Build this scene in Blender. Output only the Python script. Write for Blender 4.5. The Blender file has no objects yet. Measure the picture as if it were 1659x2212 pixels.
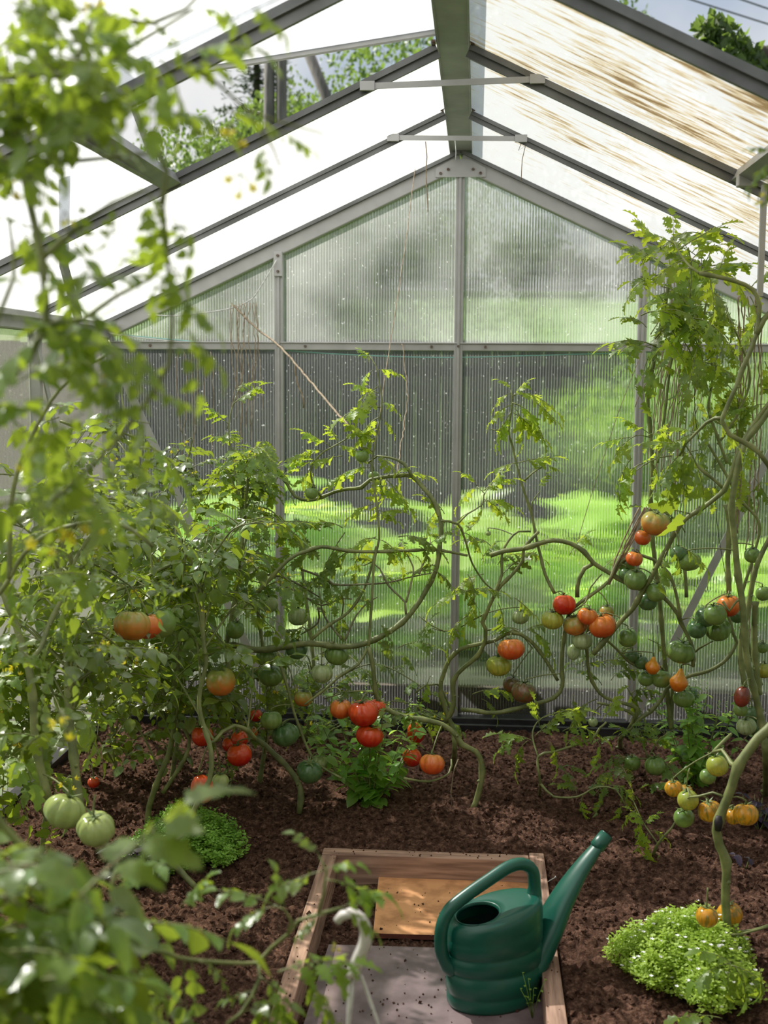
import bpy, math, random
import numpy as np
from mathutils import Vector, Matrix, Euler, noise
random.seed(7); rng = np.random.default_rng(7)
SC = bpy.context.scene
COL = SC.collection

# ------------------------------------------------------------------ camera, sky, sun, exposure
F = 2623.97
CY, CP, CR = .075, .1114, .0068                 # yaw, pitch, roll of the photographer's camera
CAM = Vector((.0769, -5.0379, 1.4591))
fw = Vector((-math.sin(CY)*math.cos(CP), math.cos(CY)*math.cos(CP), -math.sin(CP)))
r0 = fw.cross(Vector((0, 0, 1))).normalized(); u0 = r0.cross(fw)
RT = (math.cos(CR)*r0 + math.sin(CR)*u0).normalized()
UP = RT.cross(fw).normalized()
cd = bpy.data.cameras.new('camera'); cam = bpy.data.objects.new('camera', cd); COL.objects.link(cam)
M3 = Matrix((RT, UP, -fw)).transposed()
cam.matrix_world = Matrix.Translation(CAM) @ M3.to_4x4()
cd.sensor_fit = 'VERTICAL'; cd.sensor_height = 36; cd.lens = F*36/2212
cd.clip_start = .05; cd.clip_end = 500
cd.dof.use_dof = True; cd.dof.focus_distance = 3.7; cd.dof.aperture_fstop = 4.0
SC.camera = cam
SC.view_settings.view_transform = 'Standard'; SC.view_settings.look = 'None'
SC.view_settings.exposure = -0.52; SC.view_settings.gamma = 1
SC.cycles.max_bounces = 7; SC.cycles.diffuse_bounces = 3; SC.cycles.glossy_bounces = 3
SC.cycles.transmission_bounces = 5; SC.cycles.transparent_max_bounces = 14
SC.cycles.caustics_reflective = False; SC.cycles.caustics_refractive = False
SC.cycles.sample_clamp_indirect = 4; SC.cycles.use_denoising = True
SC.cycles.use_adaptive_sampling = True; SC.cycles.adaptive_threshold = .03

def at(x, y, Y=None, Z=None):
    """the place where the sight line of photo point x, y meets the plane of depth Y (or height Z)"""
    d = fw + RT*((x-829.5)/F) + UP*((1106-y)/F)
    t = (Y-CAM.y)/d.y if Y is not None else (Z-CAM.z)/d.z
    return CAM + d*t

W = bpy.data.worlds.new('sky'); SC.world = W; W.use_nodes = True
wn = W.node_tree.nodes; wl = W.node_tree.links; wn.clear()
wo = wn.new('ShaderNodeOutputWorld'); wb = wn.new('ShaderNodeBackground')
tc = wn.new('ShaderNodeTexCoord'); sep = wn.new('ShaderNodeSeparateXYZ')
wl.new(tc.outputs['Generated'], sep.inputs[0])
cr = wn.new('ShaderNodeValToRGB'); wl.new(sep.outputs['Z'], cr.inputs[0])
cr.color_ramp.elements[0].position = 0; cr.color_ramp.elements[0].color = (.80, .87, .95, 1)
cr.color_ramp.elements[1].position = .7; cr.color_ramp.elements[1].color = (.42, .60, .92, 1)
nz = wn.new('ShaderNodeTexNoise'); nz.inputs['Scale'].default_value = 2.6; nz.inputs['Detail'].default_value = 5
wl.new(tc.outputs['Generated'], nz.inputs['Vector'])
cl = wn.new('ShaderNodeValToRGB'); wl.new(nz.outputs[0], cl.inputs[0])
cl.color_ramp.elements[0].position = .40; cl.color_ramp.elements[1].position = .56
mx = wn.new('ShaderNodeMix'); mx.data_type = 'RGBA'
wl.new(cl.outputs[0], mx.inputs[0]); wl.new(cr.outputs[0], mx.inputs[6]); mx.inputs[7].default_value = (1.25, 1.25, 1.25, 1)
wl.new(mx.outputs[2], wb.inputs[0]); wb.inputs[1].default_value = 1.0
wl.new(wb.outputs[0], wo.inputs[0])

SUN = Vector((-.56, .42, .74)).normalized()
sd = bpy.data.lights.new('sun', 'SUN'); so = bpy.data.objects.new('sun', sd); COL.objects.link(so)
so.rotation_euler = SUN.to_track_quat('Z', 'Y').to_euler(); so.location = (0, 0, 8)
sd.energy = 15.0; sd.angle = .012; sd.color = (1, .95, .86)

# ------------------------------------------------------------------ mesh helpers
class MB:
    def __init__(s): s.v = []; s.f = []; s.m = []
    def add(s, vs, fs, m=0):
        b = len(s.v); s.v += [tuple(p) for p in vs]
        s.f += [tuple(b+i for i in f) for f in fs]; s.m += [m]*len(fs)
    def box(s, a, b, m=0):
        x0, y0, z0 = a; x1, y1, z1 = b
        s.add([(x0,y0,z0),(x1,y0,z0),(x1,y1,z0),(x0,y1,z0),(x0,y0,z1),(x1,y0,z1),(x1,y1,z1),(x0,y1,z1)],
              [(0,3,2,1),(4,5,6,7),(0,1,5,4),(1,2,6,5),(2,3,7,6),(3,0,4,7)], m)
    def bar(s, a, b, w, h, up=(0,0,1), m=0):
        """a box-section bar from a to b; w across, h along up"""
        a = Vector(a); b = Vector(b); d = (b-a).normalized(); up = Vector(up)
        x = d.cross(up).normalized()*w/2; z = x.cross(d).normalized()*h/2
        vs = [p+i*x+j*z for p in (a, b) for i, j in ((-1,-1),(1,-1),(1,1),(-1,1))]
        s.add(vs, [(0,1,2,3),(7,6,5,4),(0,4,5,1),(1,5,6,2),(2,6,7,3),(3,7,4,0)], m)
    def tube(s, pts, rad, n=8, m=0, cap=True, flat=1.0):
        pts = [Vector(p) for p in pts]; N = len(pts)
        if not hasattr(rad, '__len__'): rad = [rad]*N
        ref = Vector((0, 0, 1)); vs = []; prev = None
        for i, p in enumerate(pts):
            t = (pts[min(i+1, N-1)]-pts[max(i-1, 0)])
            t = t.normalized() if t.length > 1e-9 else Vector((0,0,1))
            if prev is None:
                a = t.cross(ref if abs(t.z) < .9 else Vector((1,0,0))).normalized()
            else:
                a = prev - t*prev.dot(t); a = a.normalized() if a.length > 1e-6 else prev
            prev = a; b = t.cross(a)
            for k in range(n):
                an = 2*math.pi*k/n
                vs.append(p + rad[i]*(math.cos(an)*a + flat*math.sin(an)*b))
        fs = [(i*n+k, i*n+(k+1) % n, (i+1)*n+(k+1) % n, (i+1)*n+k) for i in range(N-1) for k in range(n)]
        if cap: fs += [tuple(range(n-1, -1, -1)), tuple((N-1)*n+k for k in range(n))]
        s.add(vs, fs, m)
    def mesh(s, name, mats, smooth=True):
        me = bpy.data.meshes.new(name); me.from_pydata(s.v, [], s.f)
        for m in (mats if isinstance(mats, (list, tuple)) else [mats]): me.materials.append(m)
        me.polygons.foreach_set('material_index', s.m)
        me.polygons.foreach_set('use_smooth', [smooth]*len(s.f)); me.update()
        return me
    def build(s, name, mats, parent=None, smooth=False, loc=None, bevel=0):
        o = bpy.data.objects.new(name, s.mesh(name, mats, smooth)); COL.objects.link(o)
        if parent: o.parent = parent
        if loc is not None: o.location = loc
        if bevel:
            b = o.modifiers.new('bevel', 'BEVEL'); b.width = bevel; b.segments = 2; b.limit_method = 'ANGLE'
        return o
def tag(o, label, cat=None, group=None, kind=None):
    o['label'] = label
    if cat: o['category'] = cat
    if group: o['group'] = group
    if kind: o['kind'] = kind
    return o
def empty(name, loc=(0,0,0)):
    o = bpy.data.objects.new(name, None); COL.objects.link(o); o.location = loc; o.empty_display_size = .05
    return o
def inst(name, me, parent, mat4):
    o = bpy.data.objects.new(name, me); COL.objects.link(o); o.parent = parent; o.matrix_local = mat4
    return o
def spline(pts, step=.03):
    """smooth curve through the points"""
    P = [Vector(p) for p in pts]
    if len(P) < 3:
        n = max(2, int((P[-1]-P[0]).length/step)+1)
        return [P[0].lerp(P[-1], i/(n-1)) for i in range(n)]
    out = []
    for i in range(len(P)-1):
        a = P[max(i-1, 0)]; b = P[i]; c = P[i+1]; d = P[min(i+2, len(P)-1)]
        n = max(1, int((c-b).length/step))
        for k in range(n):
            t = k/n
            out.append(.5*((2*b)+(c-a)*t+(2*a-5*b+4*c-d)*t*t+(3*b-a-3*c+d)*t**3))
    out.append(P[-1]); return out

# ------------------------------------------------------------------ material helpers
def newmat(name):
    m = bpy.data.materials.new(name); m.use_nodes = True; n = m.node_tree.nodes; n.clear()
    out = n.new('ShaderNodeOutputMaterial'); return m, n, m.node_tree.links, out
def coords(n, l, scale=(1,1,1), kind='Object'):
    t = n.new('ShaderNodeTexCoord'); mp = n.new('ShaderNodeMapping'); mp.inputs['Scale'].default_value = scale
    l.new(t.outputs[kind], mp.inputs[0]); return mp.outputs[0]
def noise_ramp(n, l, vec, scale, stops, detail=4, rough=.5, sock=None):
    z = n.new('ShaderNodeTexNoise'); z.inputs['Scale'].default_value = scale; z.inputs['Detail'].default_value = detail
    z.inputs['Roughness'].default_value = rough; l.new(vec, z.inputs['Vector'])
    r = n.new('ShaderNodeValToRGB'); l.new(z.outputs[0], r.inputs[0])
    e = r.color_ramp.elements
    while len(e) < len(stops): e.new(.5)
    for el, (p, c) in zip(e, stops): el.position = p; el.color = tuple(c)+(1,)
    return r.outputs[0], z.outputs[0]
def bump(n, l, h, strength, dist):
    b = n.new('ShaderNodeBump'); b.inputs['Strength'].default_value = strength; b.inputs['Distance'].default_value = dist
    l.new(h, b.inputs['Height']); return b.outputs[0]
def simple(name, c1, c2=None, scale=8, rough=.5, metal=0, bumps=0, bd=.002, stretch=(1,1,1), kind='Object', detail=4, spec=.5, p0=.35, p1=.65):
    m, n, l, out = newmat(name); b = n.new('ShaderNodeBsdfPrincipled')
    v = coords(n, l, stretch, kind)
    col, fac = noise_ramp(n, l, v, scale, [(p0, c1), (p1, c2 or c1)], detail)
    l.new(col, b.inputs['Base Color']); b.inputs['Roughness'].default_value = rough
    b.inputs['Metallic'].default_value = metal; b.inputs['Specular IOR Level'].default_value = spec
    if bumps: l.new(bump(n, l, fac, bumps, bd), b.inputs['Normal'])
    l.new(b.outputs[0], out.inputs[0]); return m
def leafmat(name, c1, c2, trans, rough=.42, tmix=.45, spec=.5):
    m, n, l, out = newmat(name)
    oi = n.new('ShaderNodeObjectInfo'); v = coords(n, l)
    col, fac = noise_ramp(n, l, v, 9, [(.3, c1), (.7, c2)], 3)
    hs = n.new('ShaderNodeHueSaturation'); l.new(col, hs.inputs['Color'])
    mr = n.new('ShaderNodeMapRange'); mr.inputs['To Min'].default_value = .72; mr.inputs['To Max'].default_value = 1.25
    l.new(oi.outputs['Random'], mr.inputs[0]); l.new(mr.outputs[0], hs.inputs['Value'])
    mr2 = n.new('ShaderNodeMapRange'); mr2.inputs['To Min'].default_value = .485; mr2.inputs['To Max'].default_value = .515
    l.new(oi.outputs['Random'], mr2.inputs[0]); l.new(mr2.outputs[0], hs.inputs['Hue'])
    b = n.new('ShaderNodeBsdfPrincipled'); l.new(hs.outputs[0], b.inputs['Base Color']); b.inputs['Roughness'].default_value = rough
    b.inputs['Specular IOR Level'].default_value = spec
    l.new(bump(n, l, fac, .35, .004), b.inputs['Normal'])
    t = n.new('ShaderNodeBsdfTranslucent'); t.inputs[0].default_value = tuple(trans)+(1,)
    mxs = n.new('ShaderNodeMixShader'); mxs.inputs[0].default_value = tmix
    l.new(b.outputs[0], mxs.inputs[1]); l.new(t.outputs[0], mxs.inputs[2]); l.new(mxs.outputs[0], out.inputs[0]); return m

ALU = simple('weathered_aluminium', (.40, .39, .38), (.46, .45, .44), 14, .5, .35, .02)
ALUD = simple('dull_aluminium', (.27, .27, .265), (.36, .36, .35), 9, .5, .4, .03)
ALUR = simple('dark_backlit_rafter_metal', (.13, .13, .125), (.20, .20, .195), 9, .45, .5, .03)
RUBBER = simple('black_sill', (.010, .011, .013), (.03, .03, .035), 20, .35)
STEEL = simple('steel_screw', (.4, .4, .4), (.55, .55, .55), 50, .3, .9)
RUST = simple('rusty_bolt', (.09, .05, .03), (.22, .18, .15), 90, .6, .4)

def pane_material(name, rib, ribdir, trans_w, refr, white, stains=None, tint=(.9, .92, .94), haze=.0, milkc=(.93, .94, .95), ribw=.12):
    """twin-wall polycarbonate: ribs, clear share, smeared share, milky share"""
    m, n, l, out = newmat(name); v = coords(n, l)
    sx = n.new('ShaderNodeSeparateXYZ'); l.new(v, sx.inputs[0])
    mul = n.new('ShaderNodeMath'); mul.operation = 'MULTIPLY'; mul.inputs[1].default_value = 2*math.pi/rib
    l.new(sx.outputs[ribdir], mul.inputs[0])
    sn = n.new('ShaderNodeMath'); sn.operation = 'SINE'; l.new(mul.outputs[0], sn.inputs[0])
    bp = bump(n, l, sn.outputs[0], 1.0, .0011)
    refn = n.new('ShaderNodeBsdfRefraction'); refn.inputs['IOR'].default_value = 1.16; refn.inputs['Roughness'].default_value = .035
    refn.inputs['Color'].default_value = tuple(tint)+(1,); l.new(bp, refn.inputs['Normal'])
    tr = n.new('ShaderNodeBsdfTransparent'); tr.inputs[0].default_value = tuple(tint)+(1,)
    tl = n.new('ShaderNodeBsdfTranslucent'); df = n.new('ShaderNodeBsdfDiffuse')
    gl = n.new('ShaderNodeBsdfGlossy'); gl.inputs['Roughness'].default_value = .12
    milk = n.new('ShaderNodeMixShader'); milk.inputs[0].default_value = .22
    l.new(tl.outputs[0], milk.inputs[1]); l.new(df.outputs[0], milk.inputs[2])
    if stains:
        v2 = coords(n, l, (7.0, 34, 7.0))
        _, fac = noise_ramp(n, l, v2, 1.0, [(0, (0,0,0)), (1, (1,1,1))], 5, .6)
        _, fp = noise_ramp(n, l, coords(n, l, (1.2, 2.5, 1.2)), 1.6, [(0, (0,0,0)), (1, (1,1,1))], 2, .5)
        yy = n.new('ShaderNodeMapRange'); yy.inputs['From Min'].default_value = -.2; yy.inputs['From Max'].default_value = -2.2
        yy.inputs['To Min'].default_value = -.10; yy.inputs['To Max'].default_value = .07; l.new(sx.outputs[1], yy.inputs[0])
        xx = n.new('ShaderNodeMapRange'); xx.inputs['From Min'].default_value = 0; xx.inputs['From Max'].default_value = .8
        xx.inputs['To Min'].default_value = -.05; xx.inputs['To Max'].default_value = .03; l.new(sx.outputs[0], xx.inputs[0])
        q1 = n.new('ShaderNodeMath'); q1.operation = 'MULTIPLY_ADD'; q1.inputs[1].default_value = .45; l.new(fp, q1.inputs[0]); l.new(fac, q1.inputs[2])
        q2 = n.new('ShaderNodeMath'); l.new(q1.outputs[0], q2.inputs[0]); l.new(yy.outputs[0], q2.inputs[1])
        q3 = n.new('ShaderNodeMath'); l.new(q2.outputs[0], q3.inputs[0]); l.new(xx.outputs[0], q3.inputs[1])
        rs = n.new('ShaderNodeValToRGB'); l.new(q3.outputs[0], rs.inputs[0]); e_ = rs.color_ramp.elements
        e_[0].position = .72; e_[0].color = (.72, .73, .73, 1); e_[1].position = .93; e_[1].color = (.25, .17, .08, 1)
        e2 = e_.new(.82); e2.color = (.62, .53, .36, 1); col = rs.outputs[0]
        l.new(col, tl.inputs[0]); l.new(col, df.inputs[0]); l.new(col, tr.inputs[0])
    else:
        tl.inputs[0].default_value = tuple(milkc)+(1,); df.inputs[0].default_value = tuple(milkc)+(1,)
    # milky share: base + thin rib lines + spots of condensation
    rb = n.new('ShaderNodeMapRange'); rb.inputs['From Min'].default_value = .72; rb.inputs['From Max'].default_value = 1.0
    rb.inputs['To Min'].default_value = 0; rb.inputs['To Max'].default_value = ribw; l.new(sn.outputs[0], rb.inputs[0])
    _, sp = noise_ramp(n, l, coords(n, l, (1, 1, .6)), 130, [(0, (0,0,0)), (1, (1,1,1))], 2)
    sr = n.new('ShaderNodeMapRange'); sr.inputs['From Min'].default_value = .68; sr.inputs['From Max'].default_value = .76
    sr.inputs['To Max'].default_value = .5; l.new(sp, sr.inputs[0])
    _, bl = noise_ramp(n, l, coords(n, l, (1, 1, 1)), 2.2, [(0, (0,0,0)), (1, (1,1,1))], 3)
    br = n.new('ShaderNodeMapRange'); br.inputs['From Min'].default_value = .35; br.inputs['From Max'].default_value = .75
    br.inputs['To Max'].default_value = haze; l.new(bl, br.inputs[0])
    a1 = n.new('ShaderNodeMath'); l.new(rb.outputs[0], a1.inputs[0]); l.new(sr.outputs[0], a1.inputs[1])
    a2 = n.new('ShaderNodeMath'); l.new(a1.outputs[0], a2.inputs[0]); l.new(br.outputs[0], a2.inputs[1])
    a3 = n.new('ShaderNodeMath'); a3.use_clamp = True; l.new(a2.outputs[0], a3.inputs[0]); a3.inputs[1].default_value = white
    tot = refr+trans_w
    see = n.new('ShaderNodeMixShader'); see.inputs[0].default_value = refr/tot
    l.new(tr.outputs[0], see.inputs[1])
    l.new(refn.outputs[0], see.inputs[2])
    s1 = n.new('ShaderNodeMixShader'); l.new(a3.outputs[0], s1.inputs[0]); l.new(see.outputs[0], s1.inputs[1]); l.new(milk.outputs[0], s1.inputs[2])
    s2 = n.new('ShaderNodeMixShader'); s2.inputs[0].default_value = .05; l.new(s1.outputs[0], s2.inputs[1]); l.new(gl.outputs[0], s2.inputs[2])
    l.new(s2.outputs[0], out.inputs[0]); return m
PANE_GABLE = pane_material('fluted_polycarbonate', .0115, 0, .22, .78, .015, haze=.05, ribw=.20)
PANE_TOP = pane_material('hazy_fluted_polycarbonate', .0115, 0, .22, .78, .03, haze=.36, ribw=.30)
PANE_ROOF_L = pane_material('milky_polycarbonate', .0115, 1, 1, 0, .50)
PANE_ROOF_R = pane_material('stained_polycarbonate', .0115, 1, 1, 0, .80, stains=1)
PANE_WALL = pane_material('milky_wall_polycarbonate', .0115, 1, 1, 0, .40, tint=(.82, .82, .76), milkc=(.36, .35, .31))

# ------------------------------------------------------------------ soil
PITCH = .74; HW = 2*PITCH; BAY = .8184; ZR = 2.354; ZE = 1.659; ZT = 1.594
FX0, FX1, FYB = -.372, .303, -1.45               # the timber frame: outer sides and far end
def fbm(x, y, sc, oc=4, seed=0):
    s = 0; a = 1; t = 0
    for i in range(oc):
        s += a*noise.noise(Vector((x*sc+seed*7.3, y*sc+seed*3.1, i*5.7+seed))); t += a; a *= .55; sc *= 2.05
    return s/t
def soil_z(x, y):
    z = .032*fbm(x, y, 2.2, 2) + .022*fbm(x, y, 9, 3, 1) + .02*max(0, fbm(x, y, 26, 3, 2))
    z += .035*math.exp(-((y+1.0)/.25)**2)*(.5+.5*math.sin(x*5+1))
    if y > -.15: z -= .02
    inx = min(x-FX0, FX1-x); iny = FYB-y; k = min(inx, iny)
    if k > -.05:
        e = min(1, max(0, (k+.05)/.05)); z = z*(1-e)+e*(-.078+.012*fbm(x, y, 18, 3, 4)) if k > 0 else min(z, .0)
    return z
m, n, l, out = newmat('peaty_soil')
b = n.new('ShaderNodeBsdfPrincipled'); v = coords(n, l)
c1, f1 = noise_ramp(n, l, v, 60, [(.31, (.026, .012, .008)), (.5, (.135, .066, .043)), (.69, (.40, .225, .155))], 8, .7)
_, f2 = noise_ramp(n, l, v, 260, [(0, (0,0,0)), (1, (1,1,1))], 4, .7)
l.new(c1, b.inputs['Base Color']); b.inputs['Roughness'].default_value = .93; b.inputs['Specular IOR Level'].default_value = .2
ad = n.new('ShaderNodeMath'); l.new(f1, ad.inputs[0]); l.new(f2, ad.inputs[1])
l.new(bump(n, l, ad.outputs[0], 1, .012), b.inputs['Normal']); l.new(b.outputs[0], out.inputs[0]); SOIL = m
xs = np.arange(-1.5, 1.501, .0085); ys = np.concatenate([np.arange(-6.5, -3, .05), np.arange(-3, .021, .0085)])
mb = MB(); nx = len(xs)
for y in ys:
    for x in xs:
        z = soil_z(x, y); nrm = noise.noise(Vector((x*70, y*70, 3)))
        mb.v.append((x+.003*nrm, y, z + .012*noise.noise(Vector((x*48, y*48, 0)))+.008*nrm))
mb.f = [(j*nx+i, j*nx+i+1, (j+1)*nx+i+1, (j+1)*nx+i) for j in range(len(ys)-1) for i in range(nx-1)]; mb.m = [0]*len(mb.f)
floor = mb.build('floor', SOIL, smooth=True); tag(floor, 'dark reddish brown crumbly peat soil covering the greenhouse beds', 'soil', kind='structure')
# loose crumbs and fibres of the same soil
mb = MB()
for i in range(15000):
    x = random.uniform(-1.42, 1.42); y = random.uniform(-2.9, -.05)
    z = soil_z(x, y); s = random.uniform(.003, .010)*(1 if random.random() < .93 else 1.9)
    R = Euler((random.random()*6, random.random()*6, random.random()*6)).to_matrix()
    vs = [Vector((x, y, z+s*.4))+R@Vector(p)*s*random.uniform(.6, 1.2) for p in ((1,0,0),(-1,0,0),(0,1,0),(0,-1,0),(0,0,1),(0,0,-1))]
    mb.add(vs, [(0,2,4),(2,1,4),(1,3,4),(3,0,4),(2,0,5),(1,2,5),(3,1,5),(0,3,5)])
for i in range(420):
    if i < 110: x, y, z = random.uniform(-.22, .24), random.uniform(-2.02, -1.58), -.056
    elif i < 300: x, y, z = random.uniform(-.28, .22), random.uniform(-2.7, -2.06), -.060
    elif i < 340: x, y, z = random.uniform(FX0, FX1), FYB-random.uniform(0, .045), .012
    elif i < 380: x, y, z = FX0+random.uniform(0, .045), random.uniform(-2.7, -1.5), .010
    else: x, y, z = FX1-random.uniform(0, .045), random.uniform(-2.7, -1.5), .014
    s = random.uniform(.0012, .0042)*(1 if random.random() < .94 else 2.4)
    R = Euler((random.random()*6, random.random()*6, random.random()*6)).to_matrix()
    vs = [Vector((x, y, z+s*.5))+R@Vector(p)*s*random.uniform(.6, 1.2) for p in ((1,0,0),(-1,0,0),(0,1,0),(0,-1,0),(0,0,1),(0,0,-1))]
    mb.add(vs, [(0,2,4),(2,1,4),(1,3,4),(3,0,4),(2,0,5),(1,2,5),(3,1,5),(0,3,5)])
tag(mb.build('soil_crumbs', SOIL, smooth=False), 'loose crumbs of brown peat lying on the beds', 'soil crumbs', kind='stuff')

# ------------------------------------------------------------------ greenhouse frame
def rz(x): return ZR-(ZR-ZE)*abs(x)/HW             # height of the roof underside line at x
slope_n = Vector((ZR-ZE, 0, HW)).normalized()      # normal of the right roof plane
def pane_quad(mb, a, b, c, d): mb.add([a, b, c, d], [(0,1,2,3)])

wb_ = empty('wall_back', (0, 0, 0)); tag(wb_, 'aluminium framed gable end wall glazed with fluted polycarbonate', 'wall', kind='structure')
def mull(x, z0, z1, w=.034, name='mullion'):
    m = MB(); m.box((x-w/2, -.028, z0), (x+w/2, .012, z1)); m.box((x-.005, -.036, z0), (x+.005, -.028, z1)); m.build(name, ALU, wb_, bevel=.002)
for x in (-PITCH, 0, PITCH): mull(x, .02, rz(x)-.05)
mull(-HW+.012, .0, ZE-.01, .05, 'corner_post'); mull(HW-.012, .0, ZE-.01, .05, 'corner_post')
m = MB(); m.box((-HW, -.026, ZT-.03), (HW, .012, ZT)); m.box((-HW, -.032, ZT-.003), (HW, -.026, ZT+.003)); trs = m.build('transom', ALU, wb_, bevel=.002)
for sx_ in (-1, 1):
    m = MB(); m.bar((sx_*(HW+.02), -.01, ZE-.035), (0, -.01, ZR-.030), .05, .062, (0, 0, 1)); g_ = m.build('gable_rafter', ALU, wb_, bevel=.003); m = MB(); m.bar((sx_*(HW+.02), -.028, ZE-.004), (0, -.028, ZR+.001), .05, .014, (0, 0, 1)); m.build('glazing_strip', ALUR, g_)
    m = MB(); m.bar((sx_*(HW-.03), -.045, ZT-.02), (sx_*PITCH, -.045, .02), .006, .032, (1, 0, .4)); m.build('diagonal_brace', ALU, wb_)
m = MB(); z = ZR
m.add([(-.10,-.042,z-.10),(.10,-.042,z-.10),(.10,-.042,z-.065),(.035,-.042,z-.03),(-.035,-.042,z-.03),(-.10,-.042,z-.065),
       (-.10,-.036,z-.10),(.10,-.036,z-.10),(.10,-.036,z-.065),(.035,-.036,z-.03),(-.035,-.036,z-.03),(-.10,-.036,z-.065)],
      [(0,1,2,3,4,5),(11,10,9,8,7,6)]+[(i,(i+6),(i+1)%6+6,(i+1)%6) for i in range(6)])
rpl = m.build('ridge_plate', ALU, wb_)
for x in (-PITCH, PITCH):
    m = MB(); m.box((x-.018, -.046, rz(x)-.145), (x+.018, -.034, rz(x)-.045)); m.build('bracket', ALU, wb_, bevel=.002)
def bolt(x, z, y=-.036, p=wb_):
    m = MB(); m.tube([(x, y, z), (x, y-.007, z)], .006, 6); m.build('bolt', RUST, p)
for x in (-PITCH, 0, PITCH):
    bolt(x, ZT-.012, p=trs)
for x in (-.63, -.11, .11, .68, -1.28): bolt(x, ZT-.014, -.026, trs)
for x, dz in ((-.08, .085), (-.05, .07), (.05, .07), (.08, .085)): bolt(x, ZR-dz, -.042, rpl)
for x in (-PITCH, PITCH): bolt(x, rz(x)-.062, -.046); bolt(x, rz(x)-.125, -.046)
# gable panes, one per field
def gpane(x0, x1, lower):
    m = MB(); y = .002
    if lower: pane_quad(m, (x0, y, .03), (x1, y, .03), (x1, y, ZT-.015), (x0, y, ZT-.015))
    else: pane_quad(m, (x0, y, ZT-.015), (x1, y, ZT-.015), (x1, y, rz(x1)-.03), (x0, y, rz(x0)-.03))
    return m
k = 0
for low in (True, False):
    for i in range(4):
        k += 1; x0 = -HW+i*PITCH
        o = gpane(x0, x0+PITCH, low).build('window_%d' % k, PANE_GABLE if low else PANE_TOP)
        tag(o, 'fluted clear pane of the gable, %s row, field %s' % ('lower' if low else 'upper', ('left corner', 'left middle', 'right middle', 'right corner')[i]), 'window', kind='structure')
m = MB(); m.box((-HW, -.05, -.05), (HW, .03, .035)); m.box((-HW, -.07, -.03), (HW, -.05, .012))
tag(m.build('baseboard_back', RUBBER, bevel=.004), 'black sill along the foot of the gable wall', 'sill', kind='structure')

def side(sx_, nm):
    r = empty('wall_'+nm, (0, 0, 0)); tag(r, '%s side wall of aluminium posts and milky polycarbonate' % nm, 'wall', kind='structure')
    X = sx_*HW
    for k in range(0, 9):
        y = -BAY*k; m = MB()
        if k: m.box((X-.02, y-.018, 0), (X+.02, y+.018, ZE-.01)); m.build('post', ALU, r, bevel=.002)
        if k < 8:
            m = MB(); pane_quad(m, (X+sx_*.012, y, .03), (X+sx_*.012, y-BAY, .03), (X+sx_*.012, y-BAY, ZE), (X+sx_*.012, y, ZE)); m.build('pane', PANE_WALL, r)
    m = MB(); m.box((X-.03, -8*BAY, ZE-.05), (X+.03, .02, ZE+.0)); m.box((X-.045*sx_-.01, -8*BAY, ZE-.012), (X-.045*sx_+.01, .02, ZE+.01)); m.build('eave_rail', ALU, r, bevel=.003)
    m = MB(); m.box((X-.03, -8*BAY, -.05), (X+.03, .02, .04)); m.build('sill', RUBBER, r)
    for a, b_ in (((X-sx_*.03, -.9, ZE-.05), (X-sx_*.03, -.08, .1)),):
        m = MB(); m.bar(a, b_, .006, .03, (0, 1, 1)); m.build('diagonal_brace', ALU, r)
side(-1, 'left'); side(1, 'right')
m = MB(); pane_quad(m, (-HW, -8*BAY, 0), (HW, -8*BAY, 0), (HW, -8*BAY, ZE), (-HW, -8*BAY, ZE)); m.add([(-HW,-8*BAY,ZE),(HW,-8*BAY,ZE),(0,-8*BAY,ZR)], [(0,1,2)])
tag(m.build('wall_front', simple('fill_cutting_wall', (.05, .045, .04), (.09, .08, .07), 4, .9)), 'unseen end wall behind the photographer, made dark to cut fill light', 'wall', kind='structure')  # out of view; invented as opaque and dark to hold back frontal fill

ce = empty('ceiling', (0, 0, 0)); tag(ce, 'pitched greenhouse roof with aluminium ridge, rafters and polycarbonate panes', 'roof', kind='structure')
m = MB(); z = ZR+.002
m.box((-.043, -8*BAY, z), (.043, .02, z+.012)); m.box((-.046, -8*BAY, z-.004), (-.040, .02, z+.03)); m.box((.040, -8*BAY, z-.004), (.046, .02, z+.03))
m.build('ridge_beam', ALUD, ce, bevel=.002)
WID = {0: (.03, .03), 1: (.020, .035), 2: (.034, .045), 3: (.040, .055)}
for k in range(1, 9):
    y = -BAY*k
    for s_ in (-1, 1):
        w, h = WID.get(k, (.034, .045)); m = MB()
        a = Vector((s_*.045, y, rz(.045)+.008)); b_ = Vector((s_*HW, y, ZE+.008)); up = Vector((s_*(ZR-ZE), 0, HW)).normalized()
        m.bar(a, b_, w, h*.35, up); m.bar(a-up*h*.3, b_-up*h*.3, w*.35, h*.6, up)
        m.bar(a+Vector((0,w*.5,0))-up*.006, b_+Vector((0,w*.5,0))-up*.006, .003, h*.6, up)
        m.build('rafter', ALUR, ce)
TV = .7776/HW                                     # where the roof vents end, along the slope
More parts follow.
